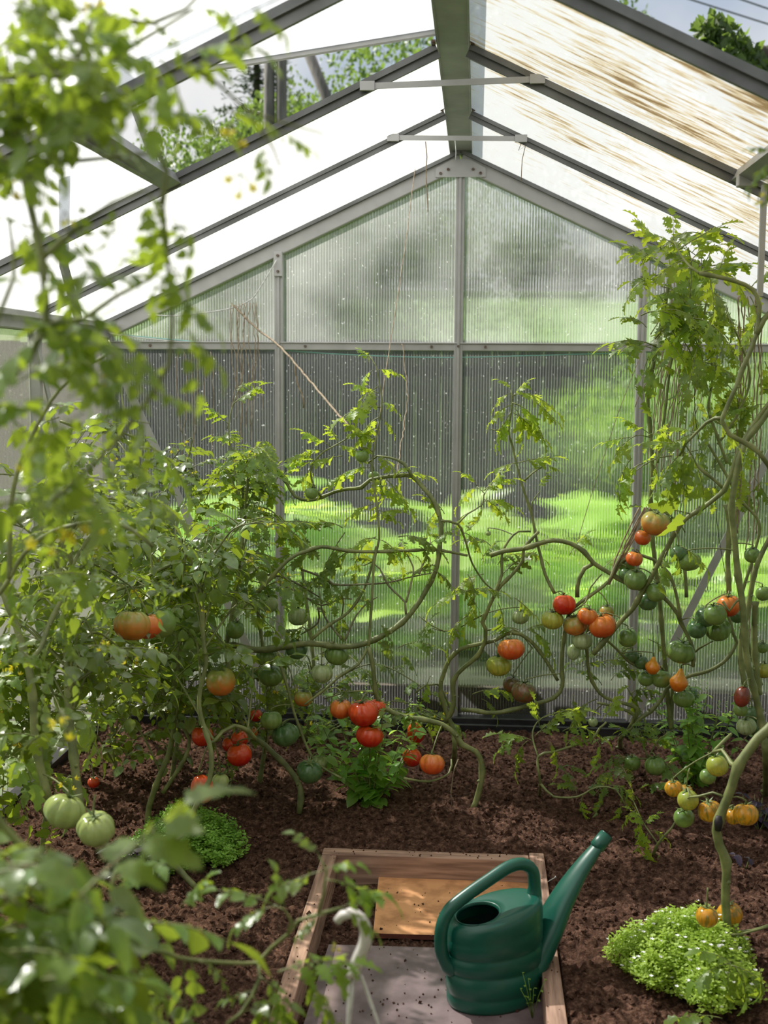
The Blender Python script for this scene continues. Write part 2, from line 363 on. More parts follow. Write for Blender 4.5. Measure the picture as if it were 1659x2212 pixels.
for s_ in (-1, 1):
    mat = PANE_ROOF_L if s_ < 0 else PANE_ROOF_R
    for k in range(8):
        y0, y1 = -BAY*k, -BAY*(k+1); t0 = .0
        if (s_ < 0 and k == 2) or (s_ > 0 and k == 3): t0 = TV      # an open roof vent leaves this field unglazed
        x0 = s_*max(.045, HW*t0); x1 = s_*(HW+.03); o = .018
        nx_ = 2; m = MB(); pane_quad(m, (x0, y0, rz(x0)+o), (x0, y1, rz(x0)+o), (x1, y1, rz(x1)+o), (x1, y0, rz(x1)+o))
        m.build('pane', mat, ce)
    yv = -BAY*2 if True else 0
    X = s_*.7776
    for kk in ((2,) if s_ < 0 else (2, 3)):
        m = MB(); m.bar((X, -BAY*kk, rz(X)+.0), (X, -BAY*(kk+1), rz(X)+.0), .05, .03, (s_*(ZR-ZE), 0, HW)); m.bar((X+s_*.02, -BAY*kk, rz(X)+.0), (X+s_*.02, -BAY*(kk+1), rz(X)-.01), .012, .045, (s_*(ZR-ZE), 0, HW)); m.build('vent_sill', ALUD, ce)
# tie rods under the ridge
for k, yk in ((1, -BAY), (2, -BAY*2)):
    a = at(850, 300, Y=-BAY) if k == 1 else at(795, 190, Y=-BAY*2); b_ = at(1125, 302, Y=-BAY) if k == 1 else at(1160, 175, Y=-BAY*2)
    m = MB(); m.bar(a+Vector((0,-.02,0)), b_+Vector((0,-.02,0)), .004, .016, (0, 0, 1)); m.build('tie_bar', ALU, ce)
    for p in (a, b_):
        m = MB(); m.box((p.x-.02, p.y-.028, p.z-.012), (p.x+.02, p.y-.018, p.z+.012)); m.build('clip', ALU, ce)
# screws where rafters meet the ridge
for k in (1, 2):
    for s_ in (-1, 1):
        m = MB(); m.tube([(s_*.047, -BAY*k-.02, ZR-.004), (s_*.058, -BAY*k-.02, ZR-.004)], .008, 6); m.build('screw', RUST, ce)
# raised vent sash on the left slope
vt = empty('ceiling_vent', (-.04, -BAY*2.5, ZR+.02)); tag(vt, 'raised roof vent sash of the left slope, hinged at the ridge', 'roof vent', kind='structure')
L0 = Vector((-.04, 0, ZR+.03)); L1 = Vector((-.735, 0, 2.2806+.005)); dv = (L1-L0)
def vp(t, y): return L0+dv*t+Vector((0, y, 0))-Vector(vt.location)
m = MB(); pane_quad(m, vp(0, -BAY*2-.01), vp(0, -BAY*3+.01), vp(1.12, -BAY*3+.01), vp(1.12, -BAY*2-.01)); m.build('pane', PANE_ROOF_L, vt)
m = MB()
for y in (-BAY*2-.012, -BAY*3+.012): m.bar(vp(0, y), vp(1.12, y), .02, .022, (0, 0, 1))
m.bar(vp(1.12, -BAY*2), vp(1.12, -BAY*3), .03, .022); m.build('sash_frame', ALU, vt)
a = at(285, 222, Y=-BAY*2.25); b_ = at(345, 385, Y=-BAY*2.05)
m = MB(); m.bar(a, b_, .012, .02, (0, 1, 0)); o = m.build('vent_stay', ALU); o.parent = vt; o.location = -Vector(vt.location)
a = at(45, 230, Y=-BAY*2.4); b_ = at(170, 692, Y=-BAY*1.1)
m = MB(); m.bar(a, b_, .012, .03, (0, 1, 0)); m.build('roof_brace', ALUD, ce)
a = at(1651, 400, Y=-1.75); b_ = at(1646, 640, Y=-1.75)
m = MB(); m.bar(a, Vector((a.x, a.y, b_.z-.0)), .014, .014, (0, 1, 0)); m.build('vent_arm', ALU, ce)
m = MB(); c = at(1612, 388, Y=-1.72); m.box((c.x-.025, c.y-.02, c.z-.02), (c.x+.02, c.y+.01, c.z+.012)); m.build('vent_catch', ALU, ce, bevel=.004)

# ------------------------------------------------------------------ path frame, boards, watering can
WOOD = simple('weathered_board', (.21, .12, .085), (.47, .30, .22), 5, .8, 0, .4, .002, (14, 1, 14), detail=6)
WOODX = simple('weathered_crossboard', (.21, .12, .085), (.47, .30, .22), 5, .8, 0, .4, .002, (1, 14, 14), detail=6)
fr = empty('path_frame', (0, FYB, 0)); tag(fr, 'weathered timber edging frame around the sunken path', 'timber frame')
def fbox(name, a, b, mat):
    m = MB(); c = Vector(fr.location); m.box(Vector(a)-c, Vector(b)-c); m.build(name, mat, fr, bevel=.003)
fbox('board', (FX0+.0, FYB-.048+.0, -.085), (FX1-.047, FYB, .012), WOODX)
fbox('board', (FX1-.045, -3.6, -.085), (FX1, FYB+.014, .014), WOOD)
fbox('board', (FX0, -3.6, -.085), (FX0+.045, FYB-.05, .010), WOOD)
scr = at(1181, 1871, Z=.005); m = MB(); m.tube([(0,0,0), (.024,.008,.012)], .0016, 6); m.tube([(.024,.008,.012), (.026,.0085,.013)], .0045, 8)
tag(m.build('screw', STEEL, loc=(FX1, -1.62, .0)), 'bright steel screw sticking out of the right timber edging board', 'screw')
ORNG = simple('orange_fibreboard', (.38, .17, .065), (.68, .34, .15), 16, .6, 0, .2, .001, detail=6, p0=.3, p1=.55)
GREYB = simple('grey_brown_board', (.10, .068, .072), (.24, .18, .185), 12, .38, 0, .25, .002, detail=8)
DARKE = simple('board_edge', (.11, .028, .018), (.17, .05, .03), 20, .7)
def slab(name, pts, z0, z1, mat, lab):
    P = [at(x, y, Z=z1) for x, y in pts]; c = sum(P, Vector())/len(P); c.z = z0
    m = MB(); n_ = len(P)
    m.add([(p.x-c.x, p.y-c.y, 0) for p in P]+[(p.x-c.x, p.y-c.y, z1-z0) for p in P],
          [tuple(range(n_-1, -1, -1)), tuple(range(n_, 2*n_))]); m.m[0] = 1
    m.add([(p.x-c.x, p.y-c.y, h) for p in P for h in (0, z1-z0)], [(2*i, 2*((i+1) % n_), 2*((i+1) % n_)+1, 2*i+1) for i in range(n_)], 1)
    return tag(m.build(name, [mat, DARKE], loc=c), lab, 'board')
slab('fibreboard', [(806, 2016), (1010, 2022), (1150, 2026), (1150, 1908), (1010, 1900), (818, 1893)], -.070, -.056, ORNG, 'orange fibreboard panel lying inside the timber frame, farther of two')
slab('path_board', [(655, 2215), (655, 2330), (1195, 2340), (1180, 2062), (950, 2047), (710, 2040)], -.074, -.060, GREYB, 'grey brown worn board on the path under the watering can')

GREEN = simple('dark_green_plastic', (.004, .075, .050), (.007, .100, .068), 5, .33, 0, .04, .002, spec=.55)
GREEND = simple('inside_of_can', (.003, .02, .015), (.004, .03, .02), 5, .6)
WATER = simple('water', (.05, .05, .07), (.06, .06, .08), 5, .05)
wc = empty('watering_can', (.142, -2.185, -.060)); wc.rotation_euler = (0, 0, math.radians(27))
wc.scale = (.965, .965, .94)
tag(wc, 'dark green plastic watering can standing on the grey brown path board', 'watering can')
N = 56; m = MB(); rings = []
def tiltz(u): return .20*(u+.125)
A, B = .130, .090
prof = [(.000, .90, 0), (.002, .945, 0), (.010, .975, 0), (.030, .985, 0), (.034, .970, 0), (.040, .970, 0), (.046, 1.0, 0), (.090, 1.0, 0), (.093, .975, 0), (.100, .975, 0), (.104, 1.0, 0),
        (.135, 1.0, .15), (.138, .975, .2), (.144, .975, .2), (.148, 1.0, .25), (.175, .995, .6), (.178, .985, .65), (.183, .99, .7), (.195, .985, .9), (.207, .965, 1), (.216, .93, 1), (.221, .88, 1), (.2235, .82, 1)]
for h, s, tw in prof:
    rings.append([Vector((A*s*math.cos(a), B*s*math.sin(a), h*(1 if tw < 1 else 1)+tw*tiltz(A*s*math.cos(a)))) for a in (2*math.pi*i/N for i in range(N))])
hu, hr, hrv = -.050, .058, .058
last = (A*.82, B*.82, .2235)
for t in (.15, .35, .6, .85, 1.0):
    e = t; rr = []
    for i in range(N):
        a = 2*math.pi*i/N
        p = Vector(((1-e)*last[0]*math.cos(a)+e*(hu+hr*math.cos(a)), (1-e)*last[1]*math.sin(a)+e*hrv*math.sin(a), 0))
        p.z = .2235+.004*math.sin(t*3.1)+tiltz(p.x); rr.append(p)
    rings.append(rr)
for dz, s in ((.003, .97), (.001, .93), (-.006, .92)):
    rings.append([Vector((hu+hr*s*math.cos(a), hrv*s*math.sin(a), .2235+dz+tiltz(hu+hr*s*math.cos(a)))) for a in (2*math.pi*i/N for i in range(N))])
m.add([p for r in rings for p in r], [(j*N+i, j*N+(i+1) % N, (j+1)*N+(i+1) % N, (j+1)*N+i) for j in range(len(rings)-1) for i in range(N)]+[tuple(range(N-1, -1, -1))])
m.build('body', GREEN, wc, smooth=True)
m = MB(); ir = []
for h, s in ((.19, 1.6), (.05, 1.7)): ir.append([Vector((.0+A*.95*math.cos(a), B*.93*math.sin(a), h)) for a in (2*math.pi*i/N for i in range(N))])
m.add([p for r in ir for p in r], [(j*N+i, (j+1)*N+i, (j+1)*N+(i+1) % N, j*N+(i+1) % N) for j in range(1) for i in range(N)]); m.build('inner_wall', GREEND, wc, smooth=True)
m = MB(); m.add([Vector((A*.94*math.cos(a), B*.92*math.sin(a), .165)) for a in (2*math.pi*i/N for i in range(N))], [tuple(range(N))]); m.build('water', WATER, wc)
hp = spline([(-.095, 0, .100), (-.125, 0, .108), (-.143, 0, .132), (-.152, 0, .175), (-.149, 0, .222), (-.130, 0, .262), (-.085, 0, .292), (-.02, 0, .325), (.035, 0, .350), (.075, 0, .352), (.104, 0, .330), (.112, 0, .285), (.108, 0, .245), (.10, 0, .215)], .012)
nh = len(hp); hrad = [.0165+.012*max(0, 1-i/4)+.012*max(0, 1-(nh-1-i)/5) for i in range(nh)]
m = MB(); m.tube(hp, hrad, 16); m.build('handle', GREEN, wc, smooth=True)
sp = spline([(.06, 0, .055), (.105, 0, .085), (.150, 0, .155), (.195, 0, .235), (.240, 0, .300), (.285, 0, .352), (.30, 0, .368)], .014)
ns_ = len(sp); m = MB(); srad = [.052*(1-i/ns_)**.9+.0165 for i in range(ns_)]
vs_b = len(m.v); m.tube(sp, srad, 18, cap=False, flat=.62)
spo = m.build('spout', GREEN, wc, smooth=True)
d = (sp[-1]-sp[-3]).normalized(); m = MB()
e0 = sp[-1]-d*.008; m.tube([e0, e0+d*.004, e0+d*.045, e0+d*.047, e0+d*.044, e0+d*.02], [.0175, .0205, .0185, .017, .0145, .014], 18, cap=False); m.build('sleeve', GREEN, spo, smooth=True)

# ------------------------------------------------------------------ leaves
LEAF = leafmat('tomato_leaf', (.085, .15, .024), (.15, .24, .04), (.46, .60, .045), .38, .44)
LEAFY = leafmat('young_tomato_leaf', (.14, .24, .025), (.22, .34, .04), (.64, .78, .06), .42, .54)
LEAFO = leafmat('cherry_tomato_leaf', (.082, .15, .028), (.145, .225, .045), (.44, .57, .045), .27, .40, .9)
BASIL = leafmat('basil_leaf', (.15, .31, .06), (.24, .44, .09), (.60, .88, .14), .33, .55, .7)
PURP = leafmat('purple_basil_leaf', (.018, .012, .028), (.04, .025, .05), (.06, .02, .05), .4, .2)
HERB = leafmat('curly_herb_leaf', (.32, .52, .06), (.48, .68, .11), (.65, .85, .10), .5, .4)
HERBD = leafmat('dark_herb_leaf', (.17, .33, .045), (.28, .46, .07), (.42, .66, .08), .5, .35)
SQUASH = leafmat('squash_leaf', (.30, .50, .05), (.42, .62, .08), (.72, .95, .12), .35, .55, .9)
TREE = leafmat('tree_leaf', (.045, .085, .025), (.10, .16, .04), (.25, .38, .06), .5, .35)
TREED = leafmat('dark_conifer_needles', (.015, .03, .016), (.03, .05, .022), (.06, .1, .03), .6, .2)
GRASS = leafmat('meadow_blade', (.16, .32, .05), (.28, .45, .09), (.4, .6, .1), .6, .3)
STEM = simple('tomato_stem', (.115, .14, .045), (.24, .265, .095), 22, .5, 0, .4, .003)
STEMB = simple('brownish_stem', (.13, .12, .06), (.25, .25, .12), 24, .6, 0, .5, .003)
CALYX = simple('green_calyx', (.07, .12, .03), (.13, .19, .05), 30, .55)
DRY = simple('dry_twine', (.22, .16, .10), (.42, .33, .23), 60, .8, 0, .4, .002)
YEL = leafmat('yellow_petal', (.90, .76, .03), (.95, .85, .08), (.95, .85, .05), .5, .35)

def leaflet(mb, M, L, w, lobe, fold, droop, n=8, m=0, curl=0, skew=0):
    vs = []; rows = n+1
    for i in range(rows):
        t = i/n
        sh = (math.sin(math.pi*min(1, t**.72))**.85 if 0 < t < 1 else 0)*w
        if lobe and 0 < i < n: sh *= (1+lobe*.35) if i % 2 else (1-lobe*.8)
        x = L*(t+(.06*lobe if i % 2 else 0)); z = -droop*L*t*t; wav = curl*L*math.sin(t*9+skew)
        e = fold*sh
        vs += [(x, sh+.0*L, z+e+wav), (L*t, 0, z), (x, -sh, z+e-wav*.7)]
    fs = []
    for i in range(n):
        a = 3*i; fs += [(a, a+1, a+4, a+3), (a+1, a+2, a+5, a+4)]
    mb.add([M @ Vector(p) for p in vs], fs, m)
def compound(kind, seed, drp):
    R = random.Random(seed); mb = MB(); n = 10
    def pos(x): return Vector((x*(1-.12*drp*x), 0, .10*x-drp*x*x*.75))
    pts = [pos(i/n) for i in range(n+1)]
    mb.tube(pts, [.013*(1-.7*i/n)+.002 for i in range(n+1)], 4, 1)
    if kind == 'oval': P = dict(w=.34, lobe=.0, fold=.18, n=6); sizes = [(.28, .30), (.52, .37), (.80, .34)]; term = .42
    elif kind == 'big': P = dict(w=.36, lobe=.40, fold=.15, n=8); sizes = [(.32, .34), (.56, .44), (.80, .38)]; term = .50
    else: P = dict(w=.36, lobe=.65, fold=.25, n=8); sizes = [(.28, .32), (.48, .40), (.68, .38), (.84, .28)]; term = .42
    for x, L in sizes:
        for sgn in (-1, 1):
            xx = min(1, x+R.uniform(-.03, .03)); p = pos(xx); tn = (pos(min(1, xx+.02))-pos(xx-.02)).normalized()
            ang = sgn*R.uniform(.85, 1.25); nrm = Vector((0, 1, 0)).cross(tn)*-1
            Rm = Matrix((tn, Vector((0,1,0)), tn.cross(Vector((0,1,0))))).transposed().to_4x4()
            M = Matrix.Translation(p) @ Rm @ Matrix.Rotation(ang, 4, 'Z') @ Matrix.Rotation(R.uniform(.0, .55)*(1 if kind != 'oval' else .4), 4, 'Y') @ Matrix.Rotation(R.uniform(-.45, .45), 4, 'X')
            LL = L*R.uniform(.8, 1.15)
            mb.tube([M @ Vector((-.001, 0, 0)), M @ Vector((.05, 0, 0))], .004, 3, 1, cap=False)
            leaflet(mb, M @ Matrix.Translation((.04, 0, 0)), LL, LL*P['w'], P['lobe'], P['fold'], R.uniform(.05, .55), P['n'], 0, .02, R.random()*6)
            if kind != 'oval' and R.random() < .6:
                leaflet(mb, Matrix.Translation(pos(max(.2, xx-.09))) @ Rm @ Matrix.Rotation(ang*1.1, 4, 'Z'), .09, .028, .3, .2, .2, 4)
    tn = (pos(1)-pos(.96)).normalized(); Rm = Matrix((tn, Vector((0,1,0)), tn.cross(Vector((0,1,0))))).transposed().to_4x4()
    leaflet(mb, Matrix.Translation(pos(1)) @ Rm, term, term*P['w']*1.1, P['lobe'], P['fold'], R.uniform(.2, .6), P['n'], 0, .02)
    return mb
LM = {}
for kd, mt in (('oval', LEAFO), ('big', LEAF), ('young', LEAFY), ('mid', LEAF)):
    LM[kd] = [compound('young' if kd == 'mid' else kd, 10+i, d_).mesh('leaf', [mt, STEM]) for i, d_ in enumerate((.15, .35, .55, .8, 1.1))]
def flower_mesh(nf, seed):
    R = random.Random(seed); mb = MB()
    for k in range(nf):
        c = Vector((R.uniform(-.5, .5), R.uniform(-.5, .5), R.uniform(-.6, .4)))*(0 if nf == 1 else 1)
        mb.tube([Vector((0, 0, .5)), c*.5+Vector((0,0,.3)), c], .03, 4, 1)
        R3 = Euler((R.uniform(.6, 2.2), R.uniform(-.6, .6), R.random()*6)).to_matrix().to_4x4()
        for i in range(5):
            M = Matrix.Translation(c) @ R3 @ Matrix.Rotation(i*1.2566, 4, 'Z') @ Matrix.Rotation(-.5, 4, 'Y')
            leaflet(mb, M, .34, .07, 0, .2, -.3, 3)
        mb.tube([c, c+(R3 @ Vector((0, 0, .16)))], [.06, .02], 5, 0)
    return mb.mesh('flower', [YEL, STEM])
FM = [flower_mesh(3, i) for i in range(3)]+[flower_mesh(1, 9)]

def frame_mat(p, d, up, roll, s):
    x = d.normalized(); z = (up-x*up.dot(x)); z = z.normalized() if z.length > 1e-4 else Vector((0, 1, 0))
    y = z.cross(x); R = Matrix((x, y, z)).transposed().to_4x4()
    return Matrix.Translation(p) @ R @ Matrix.Rotation(roll, 4, 'X') @ Matrix.Scale(s, 4)
NODES = []
class Plant:
    def __init__(s, base, label, cat='tomato plant', group=None, name='tomato_plant', mat=STEM):
        s.o = empty(name, base); tag(s.o, label, cat, group); s.base = Vector(base); s.nl = 0; s.mat = mat; s.paths = []
        s.extra = {}
    def stem(s, P, r0, r1, name='branch', knobs=True, mat=None, n=8):
        pts = spline(P, .022); N = len(pts); R = random.Random(N+int(abs(pts[0].x)*1e4))
        rad = [.86*(r0+(r1-r0)*i/(N-1)) for i in range(N)]
        if knobs:
            nxt = R.randint(2, 5)
            for i in range(N):
                if i == nxt: rad[i] *= 1.28; nxt += R.randint(4, 8)
        mb = MB(); mb.tube([p-s.base for p in pts], rad, n)
        if knobs:                                    # short stumps of cut side shoots
            for i in range(4, N-3, R.randint(7, 11)):
                d = Vector((R.uniform(-1, 1), R.uniform(-1, .3), R.uniform(-.2, 1))).normalized(); q = pts[i]-s.base
                mb.tube([q, q+d*(rad[i]*1.6)], [rad[i]*.6, rad[i]*.42], 6)
        mb.build(name, mat or s.mat, s.o, smooth=True)
        NODES.extend(pts); s.paths.append(pts); return pts
    def px(s, L, Y0, Y1, r0, r1, **k):
        n = len(L); return s.stem([at(x, y, Y=Y0+(Y1-Y0)*i/(n-1)) for i, (x, y) in enumerate(L)], r0, r1, **k)
    def leaf(s, p, d, size, kind='mid', roll=0, drp=None, up=Vector((0, 0, 1))):
        p = Vector((max(-1.36, min(1.40, p.x)), min(p.y, -.10), max(p.z, .02)))
        me = LM[kind][drp if drp is not None else random.randrange(5)]
        Mt = frame_mat(p-s.base, d, up, roll, size/1.25)
        if s.nl < 95: inst('leaf', me, s.o, Mt); s.nl += 1
        else: s.extra.setdefault(kind, []).append((me, Mt))
    def flower(s, p, size, single=False):
        size *= 1.6
        inst('flower', FM[3] if single else random.choice(FM[:3]), s.o, Matrix.Translation(p-s.base) @ Matrix.Rotation(random.random()*6, 4, 'Z') @ Matrix.Scale(size, 4))
    def leafpx(s, x, y, Y, ang, ln, kind='mid', drp=None, dy=0., roll=0):
        if kind in ('young', 'mid'): ln *= 1.25
        p = at(x, y, Y=Y); a = math.radians(ang); k = (p-CAM).dot(fw)/F
        d = (RT*math.cos(a)+UP*math.sin(a))*ln*k + Vector((0, dy*ln*k, 0))
        s.leaf(p, d, d.length, kind, roll, drp)
    def along(s, pts, every, size, kind, spread=1.0, start=0., up=.25, end=1., drp=None, tip=True):
        """leaves alternate along a stem"""
        acc = 0; side_ = random.choice((-1, 1)); N = len(pts); az = random.random()*6
        for i in range(1, N):
            acc += (pts[i]-pts[i-1]).length
            if i/N < start or i/N > end: acc = 0 if i/N < start else acc; continue
            if acc > every:
                acc = random.uniform(-.3, .2)*every; az += 2.4+random.uniform(-.5, .5)
                t = (pts[i]-pts[i-1]).normalized()
                d = Vector((math.cos(az)*spread, math.sin(az)*spread, up))+t*.5
                s.leaf(pts[i], d, size*random.uniform(.7, 1.2), kind, random.uniform(-.4, .4), drp)
        if tip: s.leaf(pts[-1], (pts[-1]-pts[-3]).normalized()+Vector((0, 0, .1)), size*.8, kind, 0, drp)
    def finish(s):
        if not s.extra: return
        mb = MB(); mats = None
        for kd, L in s.extra.items():
            for me, Mt in L:
                co = [Mt @ v_.co for v_ in me.vertices]; b0 = len(mb.v); mb.v += [tuple(c_) for c_ in co]
                for p_ in me.polygons: mb.f.append(tuple(b0+i for i in p_.vertices)); mb.m.append(p_.material_index)
                mats = list(me.materials)
        o = mb.build('foliage', mats, s.o, smooth=True); o['kind'] = 'stuff'
# ------------------------------------------------------------------ centre plants
def gb(x, y): 
    p = at(x, y, Z=.0); p.z = soil_z(p.x, p.y)-.01; return p
A_ = Plant(gb(1020, 1764), 'tomato plant with bent bare stem rooted before the can, arching left over the bed')
y = -1.1
A_.stem([A_.base]+[at(px_, py_, Y=y) for px_, py_ in ((1027,1735),(1040,1685),(1040,1648),(1027,1623),(998,1609),(984,1587),(955,1565),(912,1554),(868,1547),(832,1529),(814,1504),(809,1475),(805,1435),(796,1398))], .0115, .009, name='stem')
arch = A_.px([(500,1392),(553,1404),(604,1399),(666,1390),(738,1397),(781,1392),(825,1374),(868,1345),(897,1312),(922,1272),(944,1222),(951,1163),(953,1134),(944,1098),(930,1072),(912,1051),(890,1029),(861,1027),(825,1031),(800,1036),(781,1053),(753,1056),(724,1062),(695,1074),(666,1081),(637,1072),(620,1045),(604,1025),(590,1007)], -1.1, -.9, .013, .006)
A_.px([(890,1029),(872,1001),(840,988),(815,985),(795,1000)], -1.0, -.97, .007, .003)
up2 = A_.px([(796,1395),(803,1300),(808,1215),(819,1163),(816,1116),(810,1062),(803,1011),(810,960),(821,903),(825,863),(818,819),(812,790),(798,768)], -1.1, -1.0, .006, .002, knobs=False)
for x, y_, a, ln in ((797,785,100,40),(806,800,200,45),(812,800,10,50),(816,835,215,65),(819,850,160,60),(822,880,175,85),(823,900,200,80),(824,905,330,40),(818,925,190,70),(812,945,215,60),(812,950,150,75),(822,870,10,40),(808,985,0,60),(806,1090,190,60),(816,1100,330,50),(817,1110,20,50),(800,1010,185,60),(815,1020,300,70),(812,1160,200,80),(820,1165,340,70),(815,1165,160,60)):
    A_.leafpx(x, y_, -1.02, a, ln, 'young', dy=random.uniform(-.5, .5))
b1 = A_.px([(695,1074),(678,1050),(671,1020),(676,1000),(700,975),(724,962),(745,950),(760,938)], -1.0, -1., .005, .002, knobs=False)
for x, y_, a, ln in ((700,975,165,60),(715,965,150,70),(730,958,110,40),(745,950,60,45),(755,945,20,50),(672,1010,230,50),(680,995,140,60),(724,962,0,60),(780,1010,200,90),(740,985,190,70),(800,1040,330,60),(835,1035,310,80),(850,1030,60,40),(865,1030,20,60)):
    A_.leafpx(x, y_, -1.0, a, ln, 'young', dy=random.uniform(-.5, .5))
for x, y_, a, ln in ((590,1007,150,70),(600,1020,110,80),(610,1035,60,60),(590,1007,200,80),(604,1025,240,80),(625,1050,100,60),(628,1060,70,40),(600,1010,20,50)):
    A_.leafpx(x, y_, -.92, a, ln, 'young')
b2 = A_.px([(953,1125),(989,1132),(1006,1170),(1020,1217),(1050,1262),(1075,1280)], -1.05, -.9, .005, .003)
b3 = A_.px([(989,1132),(1010,1110),(1042,1090),(1046,1065),(1030,1050)], -1.0, -.95, .004, .002, knobs=False)
for x, y_, a, ln in ((1042,1085,20,70),(1046,1070,60,60),(1030,1050,110,45),(1035,1055,180,55),(1044,1078,330,60),(1010,1110,200,50),(975,1130,150,40),(1045,1060,40,70),(960,1110,120,60),(955,1100,200,60),(1000,1150,340,60),(1040,1090,280,60)):
    A_.leafpx(x, y_, -.97, a, ln, 'young', dy=random.uniform(-.4, .4))
c1_ = A_.px([(557,1279),(622,1210),(658,1192),(695,1181),(753,1190),(803,1192),(870,1190),(941,1188),(1010,1200)], -1.2, -1.0, .008, .005)
c2_ = A_.px([(673,1381),(710,1350),(752,1323),(785,1275),(803,1222),(812,1180)], -1.1, -1.0, .007, .004)
for L in ([(745,1384),(771,1327),(800,1298),(815,1290)],[(877,1327),(875,1301),(839,1265),(821,1229),(803,1214),(785,1222)],[(877,1301),(890,1251),(892,1224),(868,1177)],[(604,1262),(637,1276),(695,1308),(731,1294),(760,1294)],
          [(687,1312),(687,1345),(651,1370)],[(700,1240),(720,1262),(790,1262),(840,1258),(880,1248),(940,1236)],[(650,1230),(700,1250),(740,1290),(738,1330)],[(738,1380),(700,1330),(690,1280)],[(905,1240),(925,1190),(930,1165)],[(560,1240),(620,1250),(690,1290)]):
    q = A_.px(L, -1.08, -1.0, .0045, .0025, knobs=False, mat=STEMB)
    A_.along(q, .10, .10, 'mid', tip=random.random() < .5)
for x, y_, a, ln, kd in ((700,1180,200,90,'mid'),(760,1185,220,110,'mid'),(640,1200,170,70,'mid'),(830,1190,30,60,'young'),(905,1180,330,60,'mid'),(740,1140,150,80,'mid'),(745,1150,240,100,'mid'),(860,1160,10,90,'mid'),
                        (650,1190,120,70,'young'),(700,1240,300,50,'big'),(770,1260,200,60,'big'),(640,1370,220,60,'big'),(930,1230,340,60,'mid'),(1000,1280,20,80,'mid'),(1010,1240,300,70,'mid'),(980,1270,0,60,'mid')):
    A_.leafpx(x, y_, -1.05, a, ln, kd)
A_.px([(792,1402),(774,1435),(738,1457),(705,1486),(658,1522)], -1.1, -1.2, .006, .004)
A_.px([(809,1500),(780,1492),(740,1498),(700,1510)], -1.1, -1.1, .004, .002, knobs=False)
A_.px([(872,1681),(926,1688),(970,1670),(975,1640)], -1.3, -1.2, .005, .003)
for x, y_, a, ln in ((860,1400,30,80),(900,1390,60,60),(850,1445,100,70),(700,1500,120,50),(835,1545,20,80),(720,1500,20,80)): A_.leafpx(x, y_, -1.1, a, ln, 'mid')

B_ = Plant(gb(979, 1655), 'tomato plant right of centre whose forked bare stems climb past the middle gable post')
y = -.8
B_.stem([B_.base]+[at(a, b, Y=-.85) for a, b in ((982,1620),(980,1580),(962,1533),(951,1489),(959,1453),(971,1424),(995,1402),(1031,1392),(1067,1384),(1106,1366),(1142,1381),(1175,1420),(1205,1470))], .0115, .007, name='stem')
s2 = B_.px([(962,1560),(980,1522),(979,1471),(1002,1442),(1031,1417),(1049,1381),(1049,1359),(1042,1345),(1053,1319),(1064,1294),(1082,1265),(1107,1240),(1129,1211),(1131,1185),(1164,1148)], -.85, -.9, .010, .006)
B_.px([(1064,1294),(1075,1265),(1084,1242),(1084,1199),(1099,1167),(1120,1148),(1146,1148)], -.9, -.85, .007, .004)
tall = B_.px([(1198,1282),(1178,1242),(1167,1199),(1157,1156),(1148,1109),(1131,1058),(1117,1007),(1106,960),(1099,931),(1106,874),(1104,842)], -.9, -.8, .007, .003)
b4 = B_.px([(1131,1040),(1150,1022),(1178,1004)], -.85, -.85, .004, .002, knobs=False)
for x, y_, a, ln in ((1104,845,100,35),(1104,850,190,45),(1107,855,20,90),(1106,870,340,100),(1150,865,320,70),(1105,875,200,60),(1104,890,240,70),(1108,890,320,90),(1104,905,210,60),(1112,880,300,80),(1108,862,60,50),(1118,1000,190,60),(1118,1000,10,80),(1150,1022,60,40),(1178,1004,340,30),(1165,1060,80,40),(1110,900,350,60)):
    B_.leafpx(x, y_, -.84, a, ln, 'young')
B_.px([(1148,1109),(1150,1085),(1167,1060)], -.85, -.85, .003, .0015, knobs=False)
B_.px([(1100,931),(1060,928)], -.85, -.85, .003, .002, knobs=False)
ar = B_.px([(1059,1200),(1090,1190),(1131,1185),(1164,1174),(1196,1167),(1233,1174),(1262,1192),(1283,1217),(1319,1239),(1348,1257),(1400,1280),(1435,1292),(1464,1327),(1471,1345),(1486,1374),(1498,1406),(1497,1440)], -.9, -.95, .010, .007)
B_.px([(1247,1290),(1247,1270),(1251,1250),(1262,1228),(1283,1217)], -.9, -.9, .009, .007)
B_.px([(1050,1362),(1090,1355),(1120,1365),(1150,1400)], -.85, -.85, .004, .002, knobs=False)
B_.px([(962,1365),(930,1350),(905,1330)], -.85, -.85, .003, .002, knobs=False)
B_.px([(1049,1325),(1010,1345),(985,1360),(950,1362),(925,1352)], -.85, -.8, .004, .002, knobs=False)
B_.px([(895,1498),(920,1480),(945,1478),(960,1500),(975,1540)], -.85, -.8, .004, .004, knobs=False)
for x, y_, a, ln in ((1080,1245,40,90),(1030,1280,250,80),(1075,1300,290,70),(1040,1210,60,60),(1110,1290,320,60),(1060,1180,130,60),(1010,1330,210,80),(930,1460,250,60),(1130,1365,30,60),(1120,1360,160,60),(1140,1360,340,80),(1020,1280,160,80),(1075,1220,60,60),(1045,1240,190,70),(1120,1200,30,50),(900,1460,110,60),(1020,1500,20,90),(1040,1510,340,60),(1230,1200,60,60),(1300,1230,40,60)):
    B_.leafpx(x, y_, -.85, a, ln, random.choice(('mid', 'young', 'big')))

